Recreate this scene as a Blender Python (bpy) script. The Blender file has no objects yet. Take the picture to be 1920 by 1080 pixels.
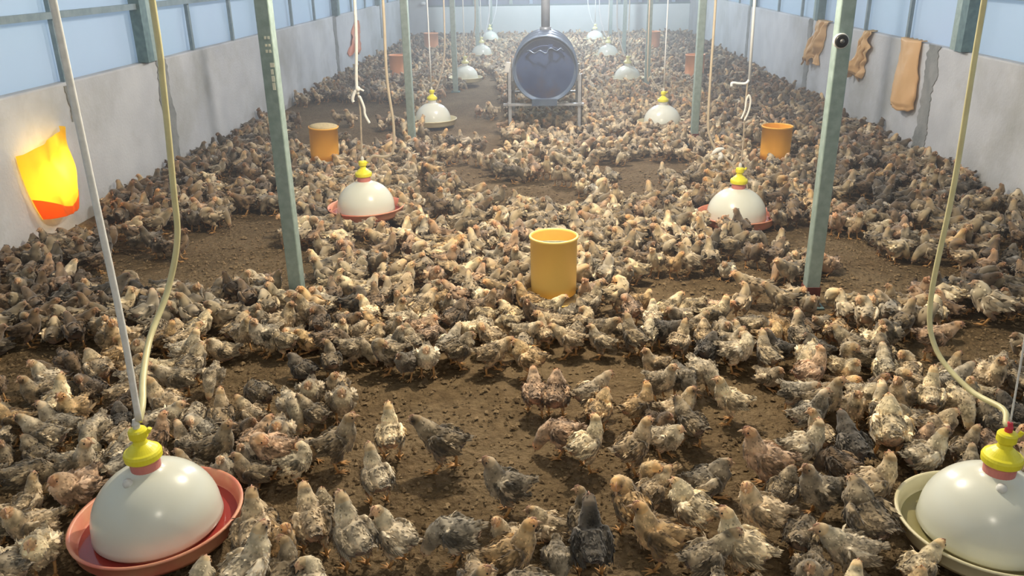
import bpy, math, random
import numpy as np
from mathutils import Matrix, Vector, noise

S = bpy.context.scene
COL = S.collection
rnd = random.Random(7)
PI = math.pi

# ------------------------------------------------------------------ camera, world, lights, exposure
CAM_H = 1.5
F_PX, PITCH, YAW, ROLL = 1548.6, 0.37429, 0.04989, -0.01709


def cam_basis():
    fw = np.array([-math.sin(YAW) * math.cos(PITCH), math.cos(YAW) * math.cos(PITCH), -math.sin(PITCH)])
    r = np.array([math.cos(YAW), math.sin(YAW), 0.0])
    u = np.cross(r, fw)
    return fw, math.cos(ROLL) * r + math.sin(ROLL) * u, -math.sin(ROLL) * r + math.cos(ROLL) * u


FW, RT, UP = cam_basis()


def ground(px, py, z=0.0):
    """World point on the plane z seen at a pixel of the 1920x1080 photograph."""
    d = FW + RT * (px - 960) / F_PX - UP * (py - 540) / F_PX
    t = (z - CAM_H) / d[2]
    return (d[0] * t, d[1] * t)


def onwall(px, py, X):
    d = FW + RT * (px - 960) / F_PX - UP * (py - 540) / F_PX
    t = X / d[0]
    return (d[1] * t, CAM_H + d[2] * t)


def pix(x, y, z):
    d = np.array([x, y, z - CAM_H])
    zz = d @ FW
    return 960 + F_PX * (d @ RT) / zz, 540 - F_PX * (d @ UP) / zz


cam_data = bpy.data.cameras.new('camera')
cam_data.sensor_fit = 'HORIZONTAL'
cam_data.sensor_width = 36.0
cam_data.lens = 36.0 * F_PX / 1920.0
cam_data.clip_start = 0.05
cam = bpy.data.objects.new('camera', cam_data)
COL.objects.link(cam)
M = Matrix(((RT[0], UP[0], -FW[0], 0), (RT[1], UP[1], -FW[1], 0), (RT[2], UP[2], -FW[2], CAM_H), (0, 0, 0, 1)))
cam.matrix_world = M
S.camera = cam

S.view_settings.view_transform = 'Standard'
S.view_settings.look = 'None'
S.view_settings.gamma = 1.0
S.view_settings.exposure = 0.12

world = bpy.data.worlds.new('world')
S.world = world
world.use_nodes = True
bg = world.node_tree.nodes['Background']
bg.inputs['Color'].default_value = (0.80, 0.90, 1.0, 1)
bg.inputs['Strength'].default_value = 0.85


def light_source(x, y, z, power, color, radius=0.05):
    l = bpy.data.lights.new('bulb_or_fill', 'POINT')
    l.energy = power
    l.color = color
    l.shadow_soft_size = radius
    o = bpy.data.objects.new('bulb_or_fill', l)
    o.location = (x, y, z)
    COL.objects.link(o)
    return o


light_source(0.08, 3.55, 2.1, 200, (1.0, 0.87, 0.67), 0.03)
light_source(0.0, 7.0, 2.35, 215, (1.0, 0.93, 0.88), 0.06)
light_source(0.3, -0.3, 2.3, 34, (1.0, 0.90, 0.74), 0.12)  # weaker soft fill added behind the camera
light_source(0.05, 11.8, 2.4, 280, (0.80, 0.88, 1.0), 0.06)
light_source(0.4, 16.0, 2.4, 420, (0.68, 0.84, 1.0), 0.06)


# ------------------------------------------------------------------ materials
def new_mat(name, color=(0.5, 0.5, 0.5), rough=0.6, metal=0.0, spec=0.5):
    m = bpy.data.materials.new(name)
    m.use_nodes = True
    b = m.node_tree.nodes['Principled BSDF']
    b.inputs['Base Color'].default_value = (*color, 1)
    b.inputs['Roughness'].default_value = rough
    b.inputs['Metallic'].default_value = metal
    b.inputs['Specular IOR Level'].default_value = spec
    return m, m.node_tree, b


def noise_mat(name, c1, c2, scale=8, rough=0.6, metal=0.0, detail=6, bump=0.0, bump_scale=60, lo=0.35, hi=0.65,
              c3=None, scale3=1.2, lo3=0.5, hi3=0.7, spec=0.5, stretch=(1, 1, 1)):
    m, nt, b = new_mat(name, c1, rough, metal, spec)
    N, L = nt.nodes, nt.links
    tc = N.new('ShaderNodeTexCoord')
    mp = N.new('ShaderNodeMapping')
    mp.inputs['Scale'].default_value = stretch
    L.new(tc.outputs['Object'], mp.inputs['Vector'])
    n = N.new('ShaderNodeTexNoise')
    n.inputs['Scale'].default_value = scale
    n.inputs['Detail'].default_value = detail
    L.new(mp.outputs['Vector'], n.inputs['Vector'])
    mr = N.new('ShaderNodeMapRange')
    mr.inputs['From Min'].default_value = lo
    mr.inputs['From Max'].default_value = hi
    L.new(n.outputs['Fac'], mr.inputs['Value'])
    mx = N.new('ShaderNodeMix')
    mx.data_type = 'RGBA'
    mx.inputs[6].default_value = (*c1, 1)
    mx.inputs[7].default_value = (*c2, 1)
    L.new(mr.outputs['Result'], mx.inputs[0])
    out = mx.outputs[2]
    if c3:
        n3 = N.new('ShaderNodeTexNoise')
        n3.inputs['Scale'].default_value = scale3
        n3.inputs['Detail'].default_value = 8
        n3.inputs['Roughness'].default_value = 0.65
        L.new(mp.outputs['Vector'], n3.inputs['Vector'])
        mr3 = N.new('ShaderNodeMapRange')
        mr3.inputs['From Min'].default_value = lo3
        mr3.inputs['From Max'].default_value = hi3
        L.new(n3.outputs['Fac'], mr3.inputs['Value'])
        m3 = N.new('ShaderNodeMix')
        m3.data_type = 'RGBA'
        L.new(out, m3.inputs[6])
        m3.inputs[7].default_value = (*c3, 1)
        L.new(mr3.outputs['Result'], m3.inputs[0])
        out = m3.outputs[2]
    L.new(out, b.inputs['Base Color'])
    if bump:
        nb = N.new('ShaderNodeTexNoise')
        nb.inputs['Scale'].default_value = bump_scale
        nb.inputs['Detail'].default_value = 6
        L.new(mp.outputs['Vector'], nb.inputs['Vector'])
        bp = N.new('ShaderNodeBump')
        bp.inputs['Strength'].default_value = 0.8
        bp.inputs['Distance'].default_value = bump
        L.new(nb.outputs['Fac'], bp.inputs['Height'])
        L.new(bp.outputs['Normal'], b.inputs['Normal'])
    return m


MAT = {}
MAT['soil'] = noise_mat('soil_litter', (0.185, 0.13, 0.072), (0.11, 0.076, 0.042), 22, 0.95, bump=0.035, bump_scale=48,
                        c3=(0.235, 0.175, 0.105), scale3=1.6, lo3=0.45, hi3=0.72, spec=0.1)
MAT['crumb'] = noise_mat('soil_crumbs', (0.31, 0.225, 0.13), (0.17, 0.12, 0.068), 25, 0.95, spec=0.1)
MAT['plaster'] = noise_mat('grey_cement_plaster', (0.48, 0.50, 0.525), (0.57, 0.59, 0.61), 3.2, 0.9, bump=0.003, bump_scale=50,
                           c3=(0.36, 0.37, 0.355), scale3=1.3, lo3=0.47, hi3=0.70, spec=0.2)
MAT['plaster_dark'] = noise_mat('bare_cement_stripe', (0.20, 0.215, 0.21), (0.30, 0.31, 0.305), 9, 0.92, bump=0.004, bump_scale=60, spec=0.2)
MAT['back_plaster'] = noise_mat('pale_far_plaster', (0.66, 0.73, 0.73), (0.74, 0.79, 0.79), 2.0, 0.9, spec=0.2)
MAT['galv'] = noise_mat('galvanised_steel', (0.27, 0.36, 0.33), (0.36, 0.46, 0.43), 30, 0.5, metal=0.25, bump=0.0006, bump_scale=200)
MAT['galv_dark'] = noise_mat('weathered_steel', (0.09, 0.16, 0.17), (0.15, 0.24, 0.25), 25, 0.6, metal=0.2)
MAT['frame_steel'] = noise_mat('pale_angle_steel', (0.50, 0.52, 0.54), (0.38, 0.40, 0.43), 30, 0.4, metal=0.4)
MAT['shoe'] = noise_mat('dark_red_paint', (0.13, 0.03, 0.025), (0.20, 0.05, 0.04), 25, 0.7)
MAT['drum'] = noise_mat('sooty_blue_drum', (0.025, 0.05, 0.13), (0.05, 0.085, 0.18), 6, 0.5, metal=0.2, c3=(0.075, 0.055, 0.06), scale3=4, lo3=0.5, hi3=0.7)
MAT['drum_side'] = noise_mat('blue_grey_drum_side', (0.10, 0.15, 0.24), (0.17, 0.22, 0.30), 8, 0.4, metal=0.5)
MAT['flue'] = noise_mat('flue_pipe', (0.19, 0.21, 0.24), (0.27, 0.29, 0.32), 12, 0.45, metal=0.4)
MAT['dome'], _, b_ = new_mat('white_plastic_bell', (0.74, 0.76, 0.67), 0.22)
b_.inputs['Subsurface Weight'].default_value = 0.0
MAT['cap_yellow'], _, _ = new_mat('yellow_plastic', (0.90, 0.82, 0.045), 0.35)
MAT['cap_hazed'], _, _ = new_mat('hazed_yellow_plastic', (0.86, 0.84, 0.42), 0.45)  # haze over the far caps put into the colour
MAT['collar_pink'], _, _ = new_mat('pink_plastic', (0.66, 0.23, 0.20), 0.45)
MAT['tip_red'], _, _ = new_mat('red_plastic', (0.65, 0.05, 0.08), 0.4)
MAT['tip_white'], _, _ = new_mat('white_plastic', (0.75, 0.75, 0.72), 0.4)
MAT['pan_red'] = noise_mat('salmon_pink_pan', (0.72, 0.20, 0.14), (0.80, 0.38, 0.23), 9, 0.4)
MAT['pan_cream'] = noise_mat('cream_pan', (0.80, 0.73, 0.48), (0.70, 0.63, 0.40), 7, 0.4, c3=(0.40, 0.33, 0.18), scale3=6, lo3=0.6, hi3=0.8)
MAT['feeder'] = noise_mat('orange_yellow_feeder_plastic', (1.0, 0.50, 0.06), (0.95, 0.46, 0.05), 4, 0.45)
MAT['feeder_yellow'] = noise_mat('yellow_feeder_plastic', (1.0, 0.70, 0.19), (0.98, 0.66, 0.17), 4, 0.45)
MAT['feeder_pink'] = noise_mat('salmon_feeder_plastic', (0.95, 0.46, 0.24), (0.90, 0.42, 0.22), 4, 0.5)
MAT['feed'] = noise_mat('ground_feed', (0.62, 0.50, 0.27), (0.52, 0.40, 0.21), 70, 0.95, bump=0.004, bump_scale=150)
MAT['water'], _, b_ = new_mat('drinking_water', (0.30, 0.27, 0.13), 0.12)
MAT['water_red'], _, b_ = new_mat('water_over_red_pan', (0.40, 0.06, 0.05), 0.12)
MAT['rope'] = noise_mat('white_cord', (0.86, 0.86, 0.82), (0.76, 0.76, 0.72), 60, 0.8)
MAT['rope_tan'] = noise_mat('tan_cord', (0.52, 0.44, 0.34), (0.42, 0.35, 0.27), 60, 0.8)
MAT['hose'] = noise_mat('yellowed_hose', (0.76, 0.71, 0.40), (0.68, 0.62, 0.34), 20, 0.4)
MAT['hose_tan'] = noise_mat('tan_hose', (0.55, 0.47, 0.36), (0.48, 0.41, 0.31), 20, 0.45)
MAT['pipe_white'], _, _ = new_mat('white_pvc', (0.80, 0.84, 0.87), 0.35)
MAT['black'], _, _ = new_mat('black_plastic', (0.02, 0.02, 0.022), 0.4)
MAT['grey_plastic'], _, _ = new_mat('grey_plastic', (0.12, 0.125, 0.13), 0.35)
MAT['mark'], _, _ = new_mat('pale_paint_marks', (0.80, 0.80, 0.66), 0.6)
MAT['rail'] = noise_mat('rail_steel', (0.16, 0.23, 0.26), (0.24, 0.31, 0.34), 20, 0.55, metal=0.2)
MAT['far_sheet'] = noise_mat('dark_blue_far_sheet', (0.13, 0.17, 0.25), (0.18, 0.22, 0.30), 2, 0.6)
MAT['comb'], _, _ = new_mat('pink_comb_skin', (0.58, 0.32, 0.22), 0.6)
MAT['beak'], _, _ = new_mat('horn_beak', (0.50, 0.33, 0.20), 0.5)
MAT['eye'], _, _ = new_mat('dark_eye', (0.012, 0.010, 0.008), 0.15)
MAT['leg'] = noise_mat('orange_leg_skin', (0.62, 0.35, 0.13), (0.50, 0.27, 0.11), 90, 0.6)


def film_mat(name, color, tr=0.5):
    m, nt, b = new_mat(name, color, 0.5)
    N, L = nt.nodes, nt.links
    n = N.new('ShaderNodeTexNoise')
    tc = N.new('ShaderNodeTexCoord')
    L.new(tc.outputs['Object'], n.inputs['Vector'])
    n.inputs['Scale'].default_value = 0.7
    n.inputs['Detail'].default_value = 5
    cr = N.new('ShaderNodeMix')
    cr.data_type = 'RGBA'
    L.new(n.outputs['Fac'], cr.inputs[0])
    cr.inputs[6].default_value = (color[0] * 0.9, color[1] * 1.02, color[2] * 0.97, 1)
    cr.inputs[7].default_value = (color[0] * 1.06, color[1] * 0.98, color[2] * 1.03, 1)
    L.new(cr.outputs[2], b.inputs['Base Color'])
    t = N.new('ShaderNodeBsdfTranslucent')
    L.new(cr.outputs[2], t.inputs['Color'])
    mx = N.new('ShaderNodeMixShader')
    mx.inputs[0].default_value = tr
    L.new(b.outputs[0], mx.inputs[1])
    L.new(t.outputs[0], mx.inputs[2])
    L.new(mx.outputs[0], N['Material Output'].inputs['Surface'])
    return m


MAT['film'] = film_mat('blue_white_plastic_film', (0.57, 0.71, 0.87), 0.5)
MAT['bag'] = film_mat('orange_tan_plastic', (0.86, 0.58, 0.28), 0.3)
MAT['bag_pink'] = film_mat('salmon_plastic', (0.80, 0.30, 0.17), 0.3)
MAT['bag_glow'] = film_mat('thin_orange_plastic', (0.98, 0.58, 0.05), 0.75)
MAT['bag_glow_fold'] = film_mat('doubled_orange_plastic', (0.90, 0.20, 0.02), 0.5)


def plumage_mat(name):
    m, nt, b = new_mat(name, (0.5, 0.4, 0.3), 0.9, spec=0.15)
    N, L = nt.nodes, nt.links
    a = N.new('ShaderNodeAttribute')
    a.attribute_name = 'Col'
    oi = N.new('ShaderNodeObjectInfo')
    mx = N.new('ShaderNodeMix')
    mx.data_type = 'RGBA'
    mx.blend_type = 'MULTIPLY'
    mx.inputs[0].default_value = 1.0
    L.new(a.outputs['Color'], mx.inputs[6])
    L.new(oi.outputs['Color'], mx.inputs[7])
    L.new(mx.outputs[2], b.inputs['Base Color'])
    b.inputs['Sheen Weight'].default_value = 0.25
    b.inputs['Sheen Roughness'].default_value = 0.6
    return m


MAT['plumage'] = plumage_mat('chick_plumage')


# ------------------------------------------------------------------ mesh helpers
class MB:
    def __init__(self):
        self.v, self.f, self.mi = [], [], []

    def add(self, v, f, mi=0):
        o = len(self.v)
        self.v += [tuple(p) for p in v]
        self.f += [tuple(i + o for i in q) for q in f]
        self.mi += [mi] * len(f)
        return self

    def box(self, x0, x1, y0, y1, z0, z1, mi=0):
        v = [(x, y, z) for z in (z0, z1) for y in (y0, y1) for x in (x0, x1)]
        f = [(0, 2, 3, 1), (4, 5, 7, 6), (0, 1, 5, 4), (2, 6, 7, 3), (0, 4, 6, 2), (1, 3, 7, 5)]
        return self.add(v, f, mi)

    def lathe(self, prof, n=40, c=(0, 0), mi=0, closed=False):
        v, f = [], []
        for r, z in prof:
            for k in range(n):
                a = 2 * PI * k / n
                v.append((c[0] + r * math.cos(a), c[1] + r * math.sin(a), z))
        m = len(prof)
        for i in range(m if closed else m - 1):
            j = (i + 1) % m
            for k in range(n):
                f.append((i * n + k, i * n + (k + 1) % n, j * n + (k + 1) % n, j * n + k))
        if not closed:
            if prof[0][0] > 1e-5:
                f.append(tuple(reversed(range(n))))
            if prof[-1][0] > 1e-5:
                f.append(tuple((m - 1) * n + k for k in range(n)))
        return self.add(v, f, mi)

    def tube(self, pts, r, n=8, mi=0):
        pts = [np.array(p, float) for p in pts]
        rs = r if isinstance(r, (list, tuple)) else [r] * len(pts)
        v, f = loft([(p[0], p[1], p[2], q, q) for p, q in zip(pts, rs)], n)
        return self.add(v, f, mi)

    def build(self, name, mat, parent=None, smooth=False, loc=None):
        me = bpy.data.meshes.new(name)
        me.from_pydata(self.v, [], self.f)
        mats = mat if isinstance(mat, (list, tuple)) else [mat]
        for m in mats:
            me.materials.append(m)
        if len(mats) > 1:
            me.polygons.foreach_set('material_index', self.mi)
        if smooth:
            me.shade_smooth()
        me.update()
        o = bpy.data.objects.new(name, me)
        COL.objects.link(o)
        if parent:
            o.parent = parent
        if loc:
            o.location = loc
        return o


def loft(points, n=12, side0=(0, 1, 0), cap=True):
    P = np.array([p[:3] for p in points], float)
    T = np.gradient(P, axis=0)
    T /= np.linalg.norm(T, axis=1)[:, None] + 1e-12
    s = np.array(side0, float)
    if abs(np.dot(s, T[0])) > 0.95:
        s = np.array((1.0, 0, 0))
    v = []
    for i, p in enumerate(P):
        s = s - np.dot(s, T[i]) * T[i]
        s /= np.linalg.norm(s)
        u = np.cross(T[i], s)
        w, h = points[i][3], points[i][4]
        for k in range(n):
            a = 2 * PI * k / n
            v.append(p + s * w * math.cos(a) + u * h * math.sin(a))
    f = []
    m = len(P)
    for i in range(m - 1):
        for k in range(n):
            f.append((i * n + k, i * n + (k + 1) % n, (i + 1) * n + (k + 1) % n, (i + 1) * n + k))
    if cap:
        f.append(tuple(reversed(range(n))))
        f.append(tuple((m - 1) * n + k for k in range(n)))
    return v, f


def smooth_path(pts, sub=6):
    pts = [np.array(p, float) for p in pts]
    out = []
    for i in range(len(pts) - 1):
        p0 = pts[max(i - 1, 0)]
        p1, p2 = pts[i], pts[i + 1]
        p3 = pts[min(i + 2, len(pts) - 1)]
        for k in range(sub):
            t = k / sub
            out.append(0.5 * ((2 * p1) + (-p0 + p2) * t + (2 * p0 - 5 * p1 + 4 * p2 - p3) * t * t + (-p0 + 3 * p1 - 3 * p2 + p3) * t ** 3))
    out.append(pts[-1])
    return out


def tag(o, label=None, cat=None, group=None, kind=None):
    if label:
        o['label'] = label
    if cat:
        o['category'] = cat
    if group:
        o['group'] = group
    if kind:
        o['kind'] = kind
    return o


def empty(name, loc=(0, 0, 0), rz=0.0):
    o = bpy.data.objects.new(name, None)
    o.empty_display_size = 0.1
    COL.objects.link(o)
    o.location = loc
    o.rotation_euler = (0, 0, rz)
    return o


# ------------------------------------------------------------------ the barn
XL, XR, YB, Y0 = -3.0, 2.95, 18.6, -1.0
HW = 0.86


def floor():
    nx, ny = 150, 420
    v, f = [], []
    for j in range(ny + 1):
        t = j / ny
        y = Y0 + (YB + 0.2 - Y0) * (0.45 * t + 0.55 * t * t)
        for i in range(nx + 1):
            x = XL - 0.1 + (XR - XL + 0.2) * i / nx
            z = 0.008 * noise.noise(Vector((x * 1.7, y * 1.7, 0))) + 0.0045 * noise.noise(Vector((x * 9, y * 9, 3)))
            v.append((x, y, z - 0.004))
    for j in range(ny):
        for i in range(nx):
            a = j * (nx + 1) + i
            f.append((a, a + 1, a + nx + 2, a + nx + 1))
    mb = MB().add(v, f)
    mb.box(XL - 0.2, XR + 0.2, Y0 - 0.1, YB + 0.3, -0.12, -0.03)
    o = mb.build('floor', MAT['soil'], smooth=True)
    tag(o, kind='structure')


floor()


def crumbs():
    """Loose clods of earth and droppings on the litter."""
    r = np.random.default_rng(3)
    base = np.array([(1, 0, 0), (-1, 0, 0), (0, 1, 0), (0, -1, 0), (0, 0, 1), (0, 0, -0.6)], float)
    fc = [(0, 2, 4), (2, 1, 4), (1, 3, 4), (3, 0, 4), (2, 0, 5), (1, 2, 5), (3, 1, 5), (0, 3, 5)]
    v, f = [], []
    n = 0
    while n < 26000:
        y = 1.1 + 5.2 * r.random() ** 1.6
        x = (r.random() - 0.5) * 2 * (0.95 + 0.62 * y)
        if x < XL + 0.05 or x > XR - 0.05:
            continue
        s = 0.0028 + 0.0075 * r.random() ** 3 + 0.0006 * y
        a = r.random() * 6.28
        q = base * (s * (0.7 + 0.7 * r.random(3))) * np.array([1, 1, 0.75]) + r.normal(0, s * 0.14, (6, 3))
        c, sn = math.cos(a), math.sin(a)
        q = np.stack([q[:, 0] * c - q[:, 1] * sn, q[:, 0] * sn + q[:, 1] * c, q[:, 2]], 1) + np.array([x, y, s * 0.1])
        o = len(v)
        v += [tuple(p) for p in q]
        f += [(i + o, j + o, k + o) for i, j, k in fc]
        n += 1
    o = MB().add(v, f).build('soil_crumbs', MAT['crumb'])
    tag(o, 'loose brown soil crumbs and droppings strewn over the earth floor', 'litter', kind='stuff')


crumbs()


def wall_mesh(name, x0, x1, y0, y1, z1, mat):
    # slightly uneven plaster face with a rough top edge
    mb = MB().box(x0, x1, y0, y1, -0.05, z1)
    o = mb.build(name, mat)
    bv = o.modifiers.new('bevel', 'BEVEL')
    bv.width = 0.012
    bv.segments = 2
    tag(o, kind='structure')
    return o


wall_mesh('wall_left', XL - 0.14, XL, Y0, YB + 0.14, HW, MAT['plaster'])
wall_mesh('wall_right', XR, XR + 0.14, Y0, YB + 0.14, HW, MAT['plaster'])
wall_mesh('wall_front', XL, XR, Y0 - 0.14, Y0, 2.6, MAT['plaster'])
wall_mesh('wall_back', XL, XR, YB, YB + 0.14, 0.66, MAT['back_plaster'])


o = MB().box(XL - 0.14, XR + 0.14, Y0, YB + 0.14, 2.6, 2.66).build('ceiling', noise_mat('pale_ceiling_sheet', (0.34, 0.35, 0.36), (0.28, 0.29, 0.30), 2, 0.8))
tag(o, kind='structure')


def stripe(name, X, sgn, y, w, z0, z1, mat=None):
    """Bare cement patch left standing proud of the plaster, with a ragged outline."""
    n = 60
    v, f = [], []
    for i in range(n + 1):
        z = z0 + (z1 - z0) * i / n
        e1 = 0.25 * w * (noise.noise(Vector((y * 3, z * 7, 1.0))) + .7 * noise.noise(Vector((y * 3, z * 31, 5.0))))
        e2 = 0.25 * w * (noise.noise(Vector((y * 3, z * 6, 9.0))) + .7 * noise.noise(Vector((y * 3, z * 27, 2.0))))
        for d in (0.0, 0.006):
            v += [(X + sgn * d, y - w / 2 + e1, z), (X + sgn * d, y + w / 2 + e2, z)]
    for i in range(n):
        a, b = i * 4, i * 4 + 4
        f += [(a + 2, a + 3, b + 3, b + 2), (a, a + 2, b + 2, b), (a + 3, a + 1, b + 1, b + 3)]
    f += [(0, 1, 3, 2), (n * 4, n * 4 + 2, n * 4 + 3, n * 4 + 1)]
    o = MB().add(v, f).build(name, mat or MAT['plaster_dark'])
    tag(o, kind='structure')


stripe('trim_1', XL, 1, 6.42, 0.17, 0.0, 0.855)
stripe('trim_2', XR, -1, 6.72, 0.21, 0.0, 0.865)
stripe('trim_3', XR, -1, 9.95, 0.16, 0.0, 0.865)
stripe('trim_4', XR, -1, 13.05, 0.14, 0.0, 0.86)
stripe('trim_5', XL, 1, 11.9, 0.16, 0.0, 0.86)
stripe('trim_6', XL, 1, 9.15, 0.08, 0.6, 0.86)
stripe('trim_7', XL, 1, 5.12, 0.09, 0.62, 0.84)
stripe('trim_8', XL, 1, 15.2, 0.1, 0.3, 0.86)


def film(name, X, sgn, ys, mains, y_from):
    w = empty(name, (X, y_from, HW))
    tag(w, kind='structure')

    def loc(o):
        o.location = (-X, -y_from, -HW)
        return o

    # film sheet: gently billowed between the studs
    allk = sorted(ys + mains)
    v, f = [], []
    ny, nz = 320, 14
    for j in range(nz + 1):
        z = HW - 0.02 + 1.55 * j / nz
        for i in range(ny + 1):
            y = Y0 + (YB - Y0) * i / ny
            bel = 0.012 * noise.noise(Vector((y * 1.3, z * 2.0, X))) + 0.02
            v.append((X - sgn * (0.045 + bel), y, z))
    for j in range(nz):
        for i in range(ny):
            a = j * (ny + 1) + i
            f.append((a, a + 1, a + ny + 2, a + ny + 1))
    loc(MB().add(v, f).build('plastic_film', MAT['film'], w, smooth=True))
    for y in ys:
        loc(MB().box(X - sgn * 0.04, X - sgn * 0.012, y - 0.018, y + 0.018, HW - 0.02, HW + 1.5).build('stud', MAT['rail'], w))
    for y in mains:
        m = loc(MB().box(X - sgn * 0.035, X + sgn * 0.03, y - 0.05, y + 0.06, HW + 0.004, HW + 1.5).build('main_stud', MAT['galv'], w))
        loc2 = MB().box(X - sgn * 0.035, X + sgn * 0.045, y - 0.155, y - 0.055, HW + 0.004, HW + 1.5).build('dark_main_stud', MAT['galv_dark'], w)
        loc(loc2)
    loc(MB().box(X - sgn * 0.012, X + sgn * 0.022, Y0, YB, 1.235, 1.275).build('rail', MAT['rail'], w))


film('window_1', XL, 1, [1.2, 2.4, 3.9, 5.13, 7.12, 8.07, 10.01, 11.0, 13.1, 14.1, 16.1, 17.1], [6.3, 9.15, 12.1, 15.1], 0)
film('window_2', XR, -1, [1.4, 2.3, 4.2, 5.2, 7.32, 8.3, 10.44, 11.51, 13.9, 14.9, 16.9, 17.7], [6.35, 9.75, 12.9, 16.0], 0)

# far end above the low wall: dark blue sheets between pale mullions
w3 = empty('window_3', (0, YB, 0.66))
tag(w3, kind='structure')
o = MB().box(XL, XR, 0.09, 0.11, 0.0, 1.7).build('dark_sheet', MAT['far_sheet'], w3)
for i, x in enumerate([-2.75, -2.1, -1.62, -1.3, -0.85, -0.42, 1.45, 1.9, 2.25, 2.6]):
    MB().box(x - 0.035, x + 0.035, 0.02, 0.08, 0.002, 1.7).build('mullion', MAT['film'] if i % 2 else MAT['galv'], w3)
MB().box(XL, XR, 0.0, 0.02, -0.004, 0.03).build('sill', MAT['galv_dark'], w3)
# grey cement pier at the far left of the back wall
o = MB().box(XL, XL + 0.36, YB - 0.03, YB + 0.0, 0, 0.95).build('trim_9', MAT['plaster'])
tag(o, kind='structure')
o = MB().lathe([(0.0, 0.0), (0.045, 0.005), (0.06, 0.03), (0.05, 0.06), (0.02, 0.075), (0, 0.078)], 20).build('wall_lamp', MAT['tip_white'], smooth=True)
o.location = (*ground(780, 15, 0.66), 0.66)
o.location.y = YB - 0.07
o.location.x = -2.72
o.location.z = 0.70
tag(o, 'small white lamp on the grey pier at the far left of the back wall', 'lamp')


# ------------------------------------------------------------------ steel posts
def post(x, y, label, marks=False, shoe=False):
    t = empty('steel_post', (x, y, 0))
    tag(t, label, 'post', 'steel posts in two rows down the barn')
    w = 0.031
    mb = MB()
    prof = []
    for sx, sy in ((1, 1), (-1, 1), (-1, -1), (1, -1)):
        cx, cy = sx * (w - 0.006), sy * (w - 0.006)
        a0 = math.atan2(sy, sx) - PI / 4
        for k in range(4):
            a = a0 + PI / 2 * k / 3
            prof.append((cx + 0.006 * math.cos(a), cy + 0.006 * math.sin(a)))
    n = len(prof)
    v = [(p[0], p[1], z) for z in (0.0, 2.6) for p in prof]
    f = [(k, (k + 1) % n, n + (k + 1) % n, n + k) for k in range(n)] + [tuple(reversed(range(n))), tuple(range(n, 2 * n))]
    mb.add(v, f)
    mb.build('shaft', MAT['galv'], t)
    b = MB().box(-0.055, 0.055, -0.055, 0.055, -0.008, 0.006)
    b.build('base_plate', MAT['galv_dark'], t)
    if shoe:
        MB().box(-0.034, 0.034, -0.034, 0.034, 0.004, 0.10).build('painted_foot', MAT['shoe'], t)
    if marks:
        r = random.Random(2)
        m = MB()
        for z0, h in ((1.22, 0.012), (1.19, 0.010), (1.165, 0.012)):
            for k in range(2):
                x0 = -0.004 + 0.014 * k
                m.box(x0, x0 + 0.009, -w - 0.0012, -w + 0.001, z0, z0 + h)
        for z0, h, wd in ((1.105, 0.018, 0.018), (1.075, 0.022, 0.010), (1.045, 0.024, 0.012), (1.01, 0.03, 0.012)):
            m.box(0.008, 0.008 + wd, -w - 0.0012, -w + 0.001, z0, z0 + h)
        m.build('paint_mark', MAT['mark'], t)
    return t


POSTS = [(-1.2, 3.6), (-1.2, 7.1), (-1.2, 10.6), (-1.2, 14.1), (-1.2, 17.4), (1.2, 3.6), (1.25, 7.25), (1.2, 10.6), (1.2, 14.1), (1.2, 17.4)]
post(-1.2, 3.6, 'nearest left galvanised steel post with pale stencilled marks near its top', marks=True)
post(-1.2, 7.1, 'second steel post from the front in the left row, beside a white drinker')
post(-1.2, 10.6, 'third steel post from the front in the left row, left of the stove drum')
post(-1.2, 14.1, 'fourth steel post from the front in the left row')
post(-1.2, 17.4, 'farthest steel post of the left row, near the pale back wall')
post(1.2, 3.6, 'nearest right galvanised steel post with a dark red foot', shoe=True)
post(1.25, 7.25, 'second steel post from the front in the right row, in front of a salmon feeder', shoe=True)
post(1.2, 10.6, 'third steel post from the front in the right row, right of the stove drum')
post(1.2, 14.1, 'fourth steel post from the front in the right row')
post(1.2, 17.4, 'farthest steel post of the right row, near the pale back wall')

# round sensor on the nearest right post
t = empty('round_camera', (1.182, 3.566, 1.185))
t.rotation_euler = (PI / 2, 0, 0)
tag(t, 'small round black camera with white rim fixed high on the nearest right post', 'camera')
MB().lathe([(0.0, 0.0), (0.030, 0.0), (0.031, 0.014), (0.028, 0.018), (0.024, 0.016), (0.0, 0.016)], 32).build('white_rim', MAT['tip_white'], t, smooth=True)
MB().lathe([(0.0, 0.017), (0.025, 0.017), (0.026, 0.024), (0.022, 0.027), (0.012, 0.025), (0.0, 0.025)], 32).build('front_disc', MAT['black'], t, smooth=True)
MB().lathe([(0.0, 0.026), (0.009, 0.026), (0.009, 0.030), (0.0, 0.032)], 20).build('lens', MAT['grey_plastic'], t, smooth=True)


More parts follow.
